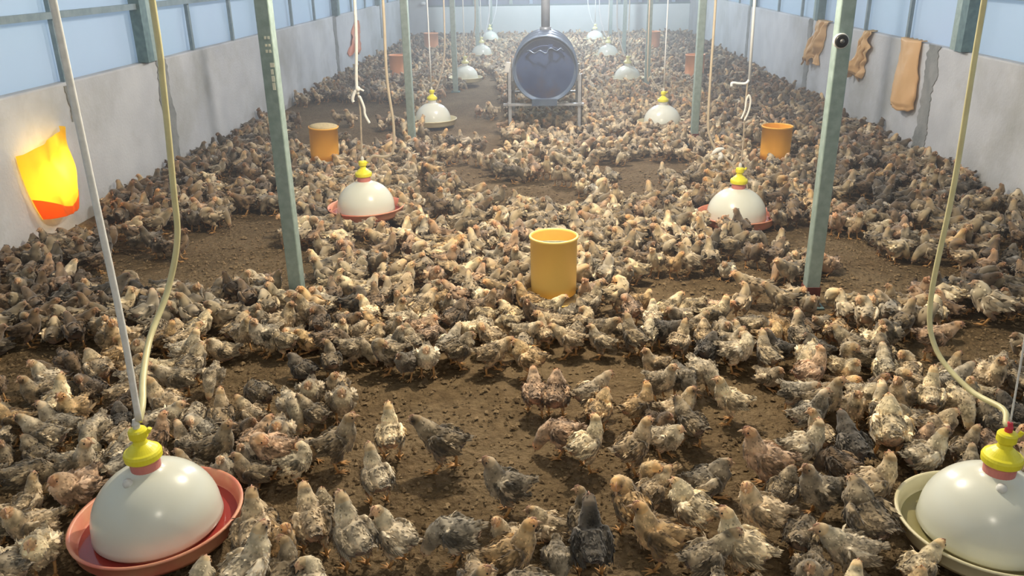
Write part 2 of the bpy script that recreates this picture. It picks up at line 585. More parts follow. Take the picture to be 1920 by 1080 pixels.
# ------------------------------------------------------------------ bell drinkers
def drinker(x, y, label, pan='pan_cream', tip='tip_white', z=0.055, tilt=(0, 0), n=48, collar='collar_pink', scale=1.0, group=None, knob=False, cap='cap_yellow'):
    t = empty('bell_drinker', (x, y, z))
    t.rotation_euler = (tilt[0], tilt[1], 0)
    t.scale = (scale,) * 3
    tag(t, label, 'drinker', group or 'hanging bell drinkers in two rows')
    # bell
    prof = [(0.166, 0.028), (0.170, 0.034), (0.168, 0.05)]
    for k in range(13):
        a = k / 12 * PI / 2 * 0.86
        prof.append((0.167 * math.cos(a) ** 0.95, 0.055 + 0.152 * math.sin(a) ** 1.05))
    prof += [(0.036, 0.2115), (0.034, 0.214)]
    inner = [(max(r - 0.004, 0.01), zz - 0.003) for r, zz in reversed(prof)]
    MB().lathe(prof + inner, n, closed=True).build('bell', MAT['dome'], t, smooth=True)
    # trough
    pr = [(0.150, 0.022), (0.150, 0.004), (0.168, 0.0), (0.205, 0.006), (0.216, 0.022), (0.222, 0.052), (0.226, 0.054), (0.2265, 0.059),
          (0.221, 0.061), (0.216, 0.057), (0.210, 0.026), (0.200, 0.013), (0.170, 0.008), (0.157, 0.010), (0.155, 0.024)]
    MB().lathe(pr, n, closed=True).build('trough', MAT[pan], t, smooth=True)
    w = MB()
    v, f = [], []
    for k in range(n):
        a = 2 * PI * k / n
        v += [(0.158 * math.cos(a), 0.158 * math.sin(a), 0.019), (0.206 * math.cos(a), 0.206 * math.sin(a), 0.019)]
    for k in range(n):
        j = (k + 1) % n
        f.append((2 * k, 2 * k + 1, 2 * j + 1, 2 * j))
    w.add(v, f).build('water', MAT['water_red' if pan == 'pan_red' else 'water'], t)
    MB().lathe([(0.0, 0.20), (0.038, 0.20), (0.039, 0.226), (0.036, 0.236), (0.0, 0.236)], 32).build('collar', MAT[collar], t, smooth=False)
    MB().lathe([(0.0, 0.234), (0.044, 0.234), (0.048, 0.238), (0.049, 0.252), (0.046, 0.259), (0.040, 0.262), (0.030, 0.272), (0.019, 0.281),
                (0.0165, 0.290), (0.0165, 0.297), (0.0, 0.297)], 36).build('valve_cap', MAT[cap], t, smooth=False)
    MB().lathe([(0.0, 0.296), (0.021, 0.296), (0.024, 0.300), (0.024, 0.318), (0.021, 0.323), (0.012, 0.326), (0.0, 0.326)], 28).build('valve_nut', MAT[cap], t)
    MB().lathe([(0.0, 0.325), (0.009, 0.325), (0.010, 0.338), (0.008, 0.343), (0.006, 0.352), (0.0, 0.353)], 16).build('hose_fitting', MAT[tip], t)
    el = MB()
    el.tube([(0.018, 0, 0.311), (0.03, 0, 0.315), (0.035, 0, 0.325)], 0.006, 8)
    el.build('elbow', MAT[cap], t)
    if knob:
        k = MB().lathe([(0, -0.012), (0.011, -0.008), (0.013, 0.0), (0.010, 0.009), (0, 0.012)], 16)
        o = k.build('overflow_plug', MAT['tip_white'], t, smooth=True)
        o.location = (-0.022, -0.062, 0.198)
    return t


DR = []
D = [(-1.07, 1.83, 'white bell drinker with salmon pink trough hanging at the bottom left corner', 'pan_red', 'tip_white', 0.06),
     (1.155, 1.86, 'white bell drinker with cream trough and red tip at the bottom right edge', 'pan_cream', 'tip_red', 0.055),
     (-1.14, 4.9, 'second white bell drinker from the front on the left, with salmon trough', 'pan_red', 'tip_white', 0.06),
     (1.125, 4.88, 'second bell drinker from the front on the right, tinged pink', 'pan_red', 'tip_white', 0.01),
     (-1.165, 8.2, 'third bell drinker from the front on the left, beside a steel post', 'pan_cream', 'tip_white', 0.02),
     (1.06, 7.95, 'third bell drinker from the front on the right, right of the stove drum', 'pan_cream', 'tip_white', 0.02),
     (-1.12, 11.1, 'fourth bell drinker from the front on the left', 'pan_cream', 'tip_white', 0.06),
     (0.98, 10.9, 'fourth bell drinker from the front on the right', 'pan_cream', 'tip_white', 0.06),
     (-1.14, 14.1, 'fifth bell drinker from the front on the left', 'pan_cream', 'tip_white', 0.06),
     (0.92, 13.8, 'fifth bell drinker from the front on the right', 'pan_cream', 'tip_white', 0.06),
     (-1.2, 17.0, 'farthest bell drinker on the left, before the pale back wall', 'pan_cream', 'tip_white', 0.06),
     (0.86, 16.8, 'farthest bell drinker on the right, before the pale back wall', 'pan_cream', 'tip_white', 0.06)]
for i, (x, y, lab, pan, tip, z) in enumerate(D):
    DR.append(drinker(x, y, lab, pan, tip, z, tilt=(0.0, -0.03 if i == 0 else 0.0), n=64 if i < 2 else 40, knob=i < 2,
                      cap='cap_yellow' if i < 6 else 'cap_hazed',
                      collar='collar_pink' if i < 4 else 'tip_white', scale=1.05 if i in (2, 3, 4, 5) else 1.0))


def cord(name, pts, r, mat, label, cat, group=None, sub=6, n=8):
    mb = MB().tube(smooth_path(pts, sub), r, n)
    o = mb.build(name, MAT[mat], smooth=True)
    tag(o, label, cat, group)
    return o


TOP = 2.5
# nearest left
cord('suspension_cord', [(-1.07, 1.83, TOP), (-1.066, 1.83, 1.2), (-1.062, 1.83, 0.7), (-1.07, 1.83, 0.41)], 0.0085, 'rope',
     'pale cord running from the upper left down to the nearest left drinker', 'cord', 'cords holding the drinkers')
cord('water_hose', [(-1.06, 2.3, TOP), (-1.068, 2.3, 1.42), (-1.076, 2.3, 1.21), (-1.097, 2.3, 0.91), (-1.112, 2.3, 0.75), (-1.15, 2.26, 0.60), (-1.17, 2.15, 0.50),
     (-1.13, 2.0, 0.45), (-1.08, 1.88, 0.43), (-1.071, 1.832, 0.405)], 0.0095, 'hose', 'yellow water hose hanging in front of the left wall to the nearest left drinker', 'hose', 'water hoses')
# nearest right
cord('suspension_cord', [(1.11, 1.86, TOP), (1.125, 1.86, 1.0), (1.145, 1.86, 0.6), (1.155, 1.86, 0.405)], 0.0024, 'rope',
     'thin white cord rising from the red tip of the nearest right drinker', 'cord', 'cords holding the drinkers')
cord('water_hose', [(1.055, 2.2, TOP), (1.066, 2.2, 1.40), (1.075, 2.2, 0.94), (1.069, 2.2, 0.604), (1.085, 2.15, 0.47), (1.13, 2.03, 0.41), (1.165, 1.92, 0.412),
     (1.15, 1.87, 0.40), (1.153, 1.862, 0.395)], 0.0075, 'hose', 'yellow water hose looping down beside the right wall to the nearest right drinker', 'hose', 'water hoses')
# second left
cord('suspension_cord', [(-1.10, 4.9, TOP), (-1.108, 4.9, 1.32), (-1.136, 4.9, 0.88), (-1.132, 4.9, 0.80)], 0.009, 'rope',
     'thick white cord ending in a knot above the second left drinker', 'cord', 'cords holding the drinkers')
kn = MB()
kn.lathe([(0, -0.016), (0.013, -0.012), (0.016, 0), (0.012, 0.012), (0, 0.016)], 12)
kn.tube(smooth_path([(0, 0, 0), (-0.02, -0.004, -0.02), (-0.035, -0.006, -0.06), (-0.03, -0.006, -0.075)]), [0.009] * 18 + [0.011], 8)
kn.tube(smooth_path([(0, 0, 0), (0.02, -0.004, -0.004), (0.035, -0.004, -0.012)]), 0.006, 8)
o = kn.build('cord_knot', MAT['rope'], smooth=True)
o.location = (-1.130, 4.892, 0.83)
tag(o, 'white knot with a loose tail on the cord left of the middle', 'knot')
cord('hanging_string', [(-1.132, 4.9, 0.80), (-1.128, 4.9, 0.70), (-1.135, 4.9, 0.55), (-1.139, 4.9, 0.425)], 0.0055, 'rope_tan',
     'tan string just above the yellow cap of the second left drinker', 'string')
cord('string_tail', [(-1.128, 4.89, 0.785), (-1.118, 4.885, 0.78), (-1.10, 4.885, 0.72), (-1.098, 4.885, 0.68), (-1.075, 4.885, 0.63)], 0.0075, 'rope',
     'loose white string end dangling beside the tan string on the left', 'string')
cord('water_hose', [(-0.94, 4.9, TOP), (-0.947, 4.9, 1.32), (-0.955, 4.9, 0.9), (-0.935, 4.9, 0.62), (-0.95, 4.9, 0.46), (-1.0, 4.9, 0.425), (-1.07, 4.9, 0.43), (-1.105, 4.9, 0.395)],
     0.0085, 'hose_tan', 'tan water hose curving to the second left drinker', 'hose', 'water hoses')
# second right
t = empty('hook_pipe', (1.13, 4.88, 0.86))
tag(t, 'white pipe with a hooked lower end above the second right drinker', 'pipe')
MB().tube([(-0.02, 0, 1.64), (-0.005, 0, 0.44), (0.004, 0, 0.0)], 0.0085, 10).build('pipe', MAT['pipe_white'], t, smooth=True)
MB().tube(smooth_path([(0.004, 0, 0.004), (-0.012, 0, -0.018), (-0.05, 0, -0.02), (-0.09, 0, -0.016), (-0.094, 0, -0.035)]), 0.0075, 10).build('hook', MAT['pipe_white'], t, smooth=True)
cord('hanging_string', [(1.126, 4.88, 0.85), (1.124, 4.88, 0.72), (1.13, 4.88, 0.5), (1.127, 4.88, 0.375)], 0.0045, 'rope_tan',
     'tan string just above the yellow cap of the second right drinker', 'string')
lp = [(1.124, 4.872, 0.63), (1.143, 4.872, 0.68), (1.150, 4.872, 0.74), (1.138, 4.872, 0.775), (1.126, 4.872, 0.75), (1.122, 4.872, 0.69), (1.105, 4.872, 0.64)]
cord('string_loop', lp, 0.0055, 'rope', 'white string loop tied below the hooked pipe on the right', 'string')
cord('water_hose', [(0.90, 4.88, TOP), (0.912, 4.88, 1.29), (0.913, 4.88, 0.9), (0.918, 4.88, 0.618), (0.94, 4.88, 0.52), (0.984, 4.88, 0.445), (1.03, 4.88, 0.41), (1.075, 4.88, 0.37), (1.092, 4.88, 0.345)],
     0.0075, 'hose_tan', 'tan water hose with a white knot curving to the second right drinker', 'hose', 'water hoses')
kn = MB()
kn.tube(smooth_path([(-0.04, 0, -0.012), (-0.01, -0.008, 0.016), (0.03, 0, 0.022)]), [0.004, 0.006, 0.009, 0.012, 0.013, 0.014, 0.015, 0.014, 0.012, 0.01, 0.009, 0.007, 0.004], 8)
kn.tube(smooth_path([(0.0, 0, 0.0), (0.014, -0.01, -0.02), (0.002, 0, -0.045)]), [0.008, 0.01, 0.012, 0.013, 0.013, 0.012, 0.012, 0.013, 0.013, 0.012, 0.01, 0.008, 0.005], 8)
o = kn.build('cloth_knot', MAT['rope'], smooth=True)
o.location = (0.99, 4.868, 0.445)
tag(o, 'white rag knotted round the hose beside the second right drinker', 'knot')
names = ['third left', 'third right', 'fourth left', 'fourth right', 'fifth left', 'fifth right', 'farthest left', 'farthest right']
for i in range(4, 12):
    x, y, z = D[i][0], D[i][1], D[i][5]
    zt = z + (0.37 if i < 6 else 0.352)
    cord('suspension_cord', [(x + 0.01, y, TOP), (x, y, 1.2), (x, y, zt)], 0.006 if i < 6 else 0.007, 'rope',
         'pale cord hanging down to the %s drinker' % names[i - 4], 'cord', 'cords holding the drinkers', sub=2)
    s = 1 if i % 2 == 0 else -1
    if i != 5:
        cord('water_hose', [(x + s * 0.16, y, TOP), (x + s * 0.155, y, 1.0), (x + s * 0.13, y, 0.62 + z), (x + s * 0.07, y, 0.40 + z), (x + s * 0.033, y, 0.33 + z)], 0.008,
             'pipe_white' if i > 6 else 'hose_tan', 'pale water hose curving to the %s drinker' % names[i - 4], 'hose', 'water hoses', sub=4)
    else:
        cord('water_hose', [(x - 0.17, y, TOP), (x - 0.16, y, 0.62), (x - 0.13, y, 0.5), (x - 0.07, y, 0.41), (x - 0.035, y, 0.36)], 0.006,
             'hose_tan', 'pale water hose curving to the %s drinker' % names[i - 4], 'hose', 'water hoses', sub=4)


# ------------------------------------------------------------------ tube feeders
def feeder(x, y, label, mat, h=0.26, r=0.107, z=0.05, full=False, n=40, tilt=(0, 0)):
    t = empty('tube_feeder', (x, y, 0.0))
    t.rotation_euler = (tilt[0], tilt[1], 0)
    tag(t, label, 'feeder', 'orange tube feeders')
    z0 = 0.055
    z1 = z0 + z + h
    zb = z0 + 0.02
    pr = [(r * 0.97, zb), (r * 0.985, zb + 0.05), (r, z1 - 0.012), (r + 0.005, z1 - 0.012), (r + 0.006, z1 - 0.002), (r + 0.003, z1),
          (r - 0.003, z1), (r - 0.004, z1 - 0.01), (r * 0.985 - 0.004, zb + 0.05), (r * 0.97 - 0.004, zb)]
    MB().lathe(pr, n, closed=True).build('tube', MAT[mat], t, smooth=True)
    pp = [(0.0, 0.012), (0.115, 0.010), (0.135, 0.018), (0.143, 0.05), (0.148, 0.052), (0.148, 0.058), (0.141, 0.058), (0.136, 0.026), (0.115, 0.018), (0.06, 0.022), (0.0, 0.05)]
    MB().lathe(pp, n).build('pan', MAT[mat], t, smooth=True)
    fr = [(0.0, 0.062), (r * 0.9, 0.055), (0.125, 0.04), (0.136, 0.034)]
    MB().lathe([(0.136, 0.032)] + fr[::-1], n).build('feed_ring', MAT['feed'], t, smooth=True)
    zf = z1 + 0.004 if full else z1 - 0.14
    ft = [(r - 0.004, zf - 0.02), (r - 0.004, zf), (r * 0.7, zf + 0.008), (r * 0.3, zf + 0.014), (0.0, zf + 0.016)] if full else [(r - 0.006, zf - 0.02), (r - 0.006, zf), (r * 0.5, zf - 0.004), (0, zf - 0.006)]
    MB().lathe(ft, n).build('feed', MAT['feed'], t, smooth=True)
    MB().tube([(-r, 0, z1 - 0.03), (r, 0, z1 - 0.03)], 0.003, 6).build('cross_rod', MAT['galv'], t, smooth=True)
    return t


FD = [(0.015, 3.58), (-1.80, 6.44), (1.72, 6.36), (-2.10, 11.6), (-2.15, 15.4), (1.88, 11.2), (1.78, 15.1)]
feeder(*FD[0], 'yellow tube feeder with open top in the middle of the flock', 'feeder_yellow', z=0.02, h=0.275)
feeder(*FD[1], 'orange tube feeder heaped full of feed, left of the tan string', 'feeder', z=0.02, full=True, r=0.112, tilt=(0.03, 0.05))
feeder(*FD[2], 'orange tube feeder with open top, left of the nearest right post', 'feeder', z=0.01, r=0.112)
feeder(*FD[3], 'salmon tube feeder half hidden behind the second left post', 'feeder_pink', r=0.112, n=28)
feeder(*FD[4], 'salmon tube feeder by the far left corner of the barn', 'feeder_pink', r=0.13, n=28)
feeder(*FD[5], 'salmon tube feeder seen on both sides of the second right post', 'feeder_pink', r=0.125, n=28)
feeder(*FD[6], 'salmon tube feeder near the far right corner of the barn', 'feeder_pink', r=0.125, n=28)


# ------------------------------------------------------------------ oil-drum stove
def stove():
    cx, y0, cz, r, L = -0.05, 7.66, 0.605, 0.29, 0.86
    t = empty('drum_stove', (cx, y0 + L / 2, 0))
    tag(t, 'dark blue oil drum stove lying on a pale steel frame with a flue', 'stove')

    def ln(mb, name, mat, smooth=True, parent=t):
        o = mb.build(name, MAT[mat], parent, smooth=smooth)
        return o

    # drum shell: lathe about Y
    prof = [(r - 0.028, 0.035), (r - 0.012, 0.035), (r - 0.008, 0.0), (r + 0.004, -0.006), (r + 0.008, 0.004), (r + 0.002, 0.016)]
    for c in (0.30, 0.56):
        prof += [(r, c - 0.03), (r + 0.009, c - 0.012), (r + 0.011, c), (r + 0.009, c + 0.012), (r, c + 0.03)]
    prof += [(r, L - 0.02), (r + 0.007, L - 0.006), (r, L), (r - 0.01, L - 0.01), (0.0, L - 0.01)]
    n = 64
    v, f = [], []
    for q, yy in prof:
        for k in range(n):
            a = 2 * PI * k / n
            v.append((q * math.cos(a), yy - L / 2, cz + q * math.sin(a)))
    for i in range(len(prof) - 1):
        for k in range(n):
            f.append((i * n + k, i * n + (k + 1) % n, (i + 1) * n + (k + 1) % n, (i + 1) * n + k))
    ln(MB().add(v, f), 'drum_shell', 'drum_side')
    # front plate, slightly dished
    v, f = [], []
    rings = [0.0, 0.09, 0.18, 0.24, 0.262]
    for ri in rings:
        for k in range(n):
            a = 2 * PI * k / n
            v.append((ri * math.cos(a), -L / 2 + 0.03 + 0.006 * (ri / 0.26) ** 2, cz + ri * math.sin(a)))
    for i in range(len(rings) - 1):
        for k in range(n):
            f.append((i * n + k, (i + 1) * n + k, (i + 1) * n + (k + 1) % n, i * n + (k + 1) % n))
    plate = ln(MB().add(v, f), 'front_plate', 'drum')
    # hinged stoking door: upper segment edge bent outward
    v, f = [], []
    m = 24
    for j in range(2):
        for i in range(m + 1):
            x = -0.17 + 0.34 * i / m
            zt = cz + 0.155 + 0.012 * math.sin(i * 0.9) + (0.02 if 0.55 < i / m < 0.95 else 0)
            v.append((x, -L / 2 + 0.012 - 0.03 * math.sin(PI * i / m), zt - 0.012 * j + 0.006))
    for i in range(m):
        f.append((i, i + 1, m + 2 + i, m + 1 + i))
    o = ln(MB().add(v, f), 'door_lip', 'drum_side', parent=t)
    sd = o.modifiers.new('thick', 'SOLIDIFY')
    sd.thickness = 0.006
    d = MB()
    pts = []
    for i in range(25):
        a = PI * (0.18 + 0.64 * i / 24)
        pts.append((0.205 * math.cos(a), -L / 2 + 0.022, cz + 0.205 * math.sin(a)))
    d.tube(pts, 0.005, 6)
    ln(d, 'door_edge', 'drum')
    ln(MB().box(0.03, 0.07, -L / 2 - 0.012, -L / 2 + 0.03, cz + 0.185, cz + 0.215), 'hinge', 'drum', False)
    ln(MB().box(-0.12, 0.11, -L / 2 - 0.03, -L / 2 + 0.05, cz - r - 0.03, cz - r + 0.03), 'ash_lip', 'drum_side', False)
    # flue
    fl = MB()
    fl.tube([(0.0, 0.28, cz + r - 0.02), (0.0, 0.28, cz + r + 0.25), (0.012, 0.28, 2.6)], 0.042, 24)
    ln(fl, 'flue_pipe', 'flue')
    fc = MB().tube([(0.0, 0.28, cz + r - 0.01), (0.0, 0.28, cz + r + 0.03)], 0.055, 24)
    ln(fc, 'flue_collar', 'flue')
    # frame
    xl, xr = -0.345, 0.335
    for x, s in ((xl, 1), (xr, -1)):
        for yy in (-L / 2 + 0.03, L / 2 - 0.03):
            h = 0.62 if (s == 1) else 0.56
            g = MB().box(x, x + s * 0.035, yy, yy + 0.006, 0, h).box(x, x + s * 0.006, yy, yy + 0.035, 0, h)
            ln(g, 'leg', 'frame_steel', False)
    for yy in (-L / 2 + 0.02, L / 2 - 0.04):
        ln(MB().box(xl - 0.04, xr + 0.02, yy, yy + 0.034, cz - r - 0.036, cz - r - 0.016), 'cross_bar', 'frame_steel', False)
    for x in (xl, xr - 0.006):
        ln(MB().box(x, x + 0.006, -L / 2, L / 2, cz - r - 0.03, cz - r + 0.002), 'side_rail', 'frame_steel', False)
    g = MB().box(-0.02, 0.02, -0.006, 0.0, -0.04, 0.05)
    o = ln(g, 'bracket', 'tip_white', False)
    o.location = (xl + 0.005, -L / 2 - 0.0, 0.625)
    o.rotation_euler = (0.1, 0.25, 0)
    for x, s in ((xl + 0.02, 1), (xr - 0.02, -1)):
        ln(MB().tube([(x, -L / 2 + 0.05, 0.50), (x + s * 0.055, -L / 2 + 0.05, 0.50)], 0.007, 8), 'stay', 'frame_steel')
    return t


stove()


# ------------------------------------------------------------------ bags on the walls
def hung_bag(name, X, sgn, ytop, ybot, wtop, wbot, zt, zb, bulge, mat, label, seed, fold=0.02, nfold=3.0, over=True, cat='bag'):
    """A crumpled plastic bag hooked over the wall top; the front hangs in folds."""
    nu, nv = 28, 34
    v, f = [], []
    for j in range(nv + 1):
        t = j / nv
        y_c = ytop + (ybot - ytop) * t
        w = wtop + (wbot - wtop) * t
        z = zt + (zb - zt) * t
        for i in range(nu + 1):
            u = i / nu * 2 - 1
            prof = math.cos(u * PI / 2) ** 0.7 if abs(u) < 1 else 0
            nn = noise.noise(Vector((u * nfold + seed, t * 2.2, seed * 1.7)))
            n2 = noise.noise(Vector((u * 7 + seed, t * 8, seed)))
            d = 0.012 + bulge * prof * (0.35 + 0.65 * t) * (1 - 0.25 * (t > 0.93)) + fold * nn * (0.4 + t) + 0.25 * fold * n2
            d = max(d, 0.008)
            zz = z + (0.02 * noise.noise(Vector((u * 2, seed, 4))) + 0.012 * u * u) * t * t
            edge = 1.3 * fold * noise.noise(Vector((seed + (3 if u > 0 else 0), t * 4.5, 2.0))) * abs(u)
            zz += fold * 1.2 * noise.noise(Vector((u * 3.5, seed, 9))) * t ** 4
            v.append((X + sgn * d, y_c + u * w / 2 + 0.3 * fold * n2 + edge, zz))
    for j in range(nv):
        for i in range(nu):
            a = j * (nu + 1) + i
            f.append((a, a + 1, a + nu + 2, a + nu + 1))
    if over:  # lip over the wall top
        b = len(v)
        for i in range(nu + 1):
            u = i / nu * 2 - 1
            v.append((X - sgn * 0.03, ytop + u * wtop / 2, HW + 0.012 + 0.006 * math.sin(i)))
        for i in range(nu):
            f.append((i, b + i, b + i + 1, i + 1))
    o = MB().add(v, f).build(name, MAT[mat], smooth=True)
    sd = o.modifiers.new('thick', 'SOLIDIFY')
    sd.thickness = 0.003
    sd.offset = 1
    tag(o, label, cat)
    return o


hung_bag('plastic_bag', XR, -1, 9.45, 9.72, 0.34, 0.42, HW + 0.012, 0.40, 0.09, 'bag', 'crumpled tan bag hanging on the right wall just left of the nearest right post', 2.3, 0.085, 3.0)
hung_bag('plastic_bag', XR, -1, 8.06, 8.30, 0.12, 0.42, HW + 0.010, 0.44, 0.07, 'bag', 'small twisted tan bag, middle of the three hanging on the right wall', 5.1, 0.085, 3.5)
hung_bag('plastic_bag', XR, -1, 7.13, 7.08, 0.40, 0.42, HW + 0.012, 0.325, 0.11, 'bag', 'largest smooth tan bag, nearest of the three hanging on the right wall', 8.2, 0.025, 1.6)
hung_bag('plastic_bag', XL, 1, 13.2, 12.9, 0.25, 0.75, 0.72, 0.28, 0.06, 'bag_pink', 'salmon bag hanging low on the far left wall', 3.3, 0.07, 3.0, over=False)

# glowing bag: thin orange plastic with an added source inside in place of sun behind it, on the left wall
t = empty('glowing_bag', (XL, 4.75, 0.14))
tag(t, 'glowing yellow and orange plastic bag backlit on the left wall', 'lamp')
nu, nv = 30, 30
v, f = [], []


def glow_pt(u, tt, off=0.0):
    zb, zt = 0.0, 0.40 + 0.085 * (u * 0.5 + 0.5) + 0.03 * (1 - u * u)
    z = zb + (zt - zb) * tt
    narrow = 1 - 0.38 * (1 - tt) ** 2.2
    y = u * 0.235 * narrow + 0.02 * (1 - tt) - 0.075
    prof = max(1 - abs(u) ** 2.6, 0) ** 0.55
    d = 0.012 + (0.115 + 0.02 * tt) * prof * (0.75 + 0.25 * math.sin(PI * min(tt + 0.25, 1))) + 0.026 * noise.noise(Vector((u * 3, tt * 3, 1))) * prof + off
    return (d, y, z)


for j in range(nv + 1):
    for i in range(nu + 1):
        v.append(glow_pt(i / nu * 2 - 1, j / nv))
for j in range(nv):
    for i in range(nu):
        a = j * (nu + 1) + i
        f.append((a, a + 1, a + nu + 2, a + nu + 1))
MB().add(v, f).build('bag_sheet', MAT['bag_glow'], t, smooth=True)
v, f = [], []
for j in range(9):
    for i in range(nu + 1):
        u = i / nu * 2 - 1
        tt = (0.0 + (0.10 + 0.24 * u * u) * j / 8)
        v.append(glow_pt(u, tt, 0.004))
for j in range(8):
    for i in range(nu):
        a = j * (nu + 1) + i
        f.append((a, a + 1, a + nu + 2, a + nu + 1))
MB().add(v, f).build('folded_hem', MAT['bag_glow_fold'], t, smooth=True)
bm_, _, bb = new_mat('added_glow_source', (1, 0.8, 0.5), 0.3)  # added glowing shape and light, standing in for sunlight through the bag
bb.inputs['Emission Color'].default_value = (1.0, 0.72, 0.32, 1)
bb.inputs['Emission Strength'].default_value = 20
o = MB().lathe([(0, -0.05), (0.022, -0.04), (0.034, -0.015), (0.03, 0.012), (0.015, 0.035), (0.013, 0.06), (0, 0.062)], 20).build('light_source', bm_, t, smooth=True)
o.location = (0.07, -0.06, 0.25)
l = bpy.data.lights.new('added_bag_light', 'POINT')
l.energy = 7.5
l.color = (1.0, 0.74, 0.30)
l.shadow_soft_size = 0.05
lo = bpy.data.objects.new('added_bag_light', l)
COL.objects.link(lo)
lo.location = (XL + 0.07, 4.69, 0.39)


# ------------------------------------------------------------------ chicks
BODY = [(-.118, 0, .142, .010, .004), (-.098, 0, .131, .021, .011), (-.07, 0, .119, .034, .028), (-.035, 0, .110, .046, .043), (0, 0, .107, .051, .049),
        (.03, 0, .114, .046, .046), (.050, 0, .131, .034, .036)]
BODY = [(x * .72 + .008, y, z, w * .90, h * (1.0 if x > -.05 else 1.08)) for x, y, z, w, h in BODY]
NX = -.006   # necks sit a little further back on the compact body
NECK = {
    'alert': [(.060, 0, .152, .0225, .0245), (.066, 0, .173, .0170, .0185), (.076, 0, .191, .0175, .019), (.090, 0, .196, .0150, .0155), (.1005, 0, .194, .007, .007)],
    'look': [(.060, 0, .152, .0225, .0245), (.066, .002, .173, .0170, .0185), (.073, .011, .190, .0175, .0185), (.0755, .025, .195, .0150, .0155), (.0755, .0355, .193, .007, .007)],
    'peck': [(.073, 0, .112, .0245, .025), (.095, 0, .088, .0185, .0195), (.111, 0, .064, .0175, .0185), (.120, 0, .049, .015, .0155), (.1255, 0, .040, .007, .007)],
    'preen': [(.056, .008, .150, .024, .025), (.055, .024, .168, .018, .019), (.042, .040, .176, .0175, .0185), (.028, .048, .168, .015, .0155), (.020, .051, .161, .007, .007)],
    'hunch': [(.057, 0, .148, .030, .031), (.062, 0, .163, .023, .024), (.071, 0, .173, .0190, .020), (.085, 0, .175, .0155, .016), (.096, 0, .173, .007, .007)],
    'walk': [(.068, 0, .145, .0245, .026), (.085, 0, .161, .0180, .019), (.100, 0, .174, .0175, .0185), (.114, 0, .176, .015, .0155), (.1245, 0, .173, .007, .007)],
}
POSES = {  # neck, body pitch (deg, + = breast up), drop, fluff, leg mode
    'alert': ('alert', 6, 0, 1.0, 'stand'),
    'looking': ('look', 4, 0, 1.0, 'stand'),
    'pecking': ('peck', -8, -.004, 1.0, 'stand'),
    'preening': ('preen', 2, 0, 1.04, 'stand'),
    'hunched': ('hunch', 0, -.008, 1.1, 'stand'),
    'walking': ('walk', 0, 0, 1.0, 'walk'),
    'sitting': ('hunch', 0, -.054, 1.06, 'sit'),
}
POSE_WORDS = {'alert': 'standing alert', 'looking': 'head turned', 'pecking': 'pecking', 'preening': 'preening',
              'hunched': 'standing hunched', 'walking': 'walking', 'sitting': 'sitting'}


def rot_y(p, deg, c=(0, 0, .107)):
    a = math.radians(deg)
    x, z = p[0] - c[0], p[2] - c[2]
    return (c[0] + x * math.cos(a) - z * math.sin(a), p[1], c[2] + x * math.sin(a) + z * math.cos(a))


def chick_parts(pose, n, style):
    nk, pitch, drop, fluff, legs = POSES[pose]
    sp = []
    neck = [(a + NX, b * 1.0, c, w * (1.3 if i < 2 else 1.12), h * (1.3 if i < 2 else 1.12)) for i, (a, b, c, w, h) in enumerate(NECK[nk])]
    for p in BODY + neck:
        head = p in neck
        q = rot_y(p[:3], pitch)
        k = 1.0 if head else fluff
        sp.append((q[0], q[1], q[2] + drop, p[3] * k, p[4] * k))
    vols = [loft(sp, n)]
    wings = []
    for s in (-1, 1):
        droop = 0.010 if style == 2 else 0.0
        w = [(.036, s * .031, .130, .006, .010), (.028, s * .038, .128, .011, .022), (.008, s * .044, .121, .012, .028), (-.018, s * .044, .113 - droop, .011, .024),
             (-.040, s * .039, .108 - droop, .008, .016), (-.060, s * .032, .108 - droop * 1.5, .003, .007)]
        w = [(*rot_y((a[0], a[1] * fluff, a[2]), pitch), a[3], a[4]) for a in w]
        w = [(a[0], a[1], a[2] + drop, a[3], a[4]) for a in w]
        wings.append(w)
        vols.append(loft(w, max(n - 2, 6)))
    shanks = []
    for s in (-1, 1):
        if legs == 'sit':
            shanks.append([(0.02, s * .03, .010, .0042, .0042), (.05, s * .03, .006, .0036, .0036)])
            foot = (.05, s * .03, .0035)
        else:
            fx = (.028 * s if legs == 'walk' else .004 + 0.006 * s)
            hip = (.004, s * .024, .094 + drop)
            knee = (.006 + fx * .3, s * .027, .062)
            hock = (-.010 + fx * .5, s * .028, .046)
            foot = (.006 + fx, s * .029, .0045)
            vols.append(loft([(*hip, .026, .026), (*knee, .0165, .0175), (*hock, .0062, .0066)], max(n - 4, 6)))
            shanks.append([(hock[0], hock[1], hock[2] + .006, .0062, .0062), (hock[0] * .5 + foot[0] * .5 - .001, foot[1], .025, .0050, .0050), (foot[0], foot[1], foot[2], .0054, .0054)])
        m = 5 if n < 10 else 6
        for ang, L in ((0, .036), (.55, .031), (-.55, .031), (PI - .2 * s, .016)):
            ca, sa = math.cos(ang), math.sin(ang)
            shanks.append([(foot[0], foot[1], .0045, .0044, .0040), (foot[0] + ca * L * .55, foot[1] + sa * L * .55, .0046, .0028, .0026), (foot[0] + ca * L, foot[1] + sa * L, .0022, .0013, .0014)])
    return sp, wings, vols, shanks


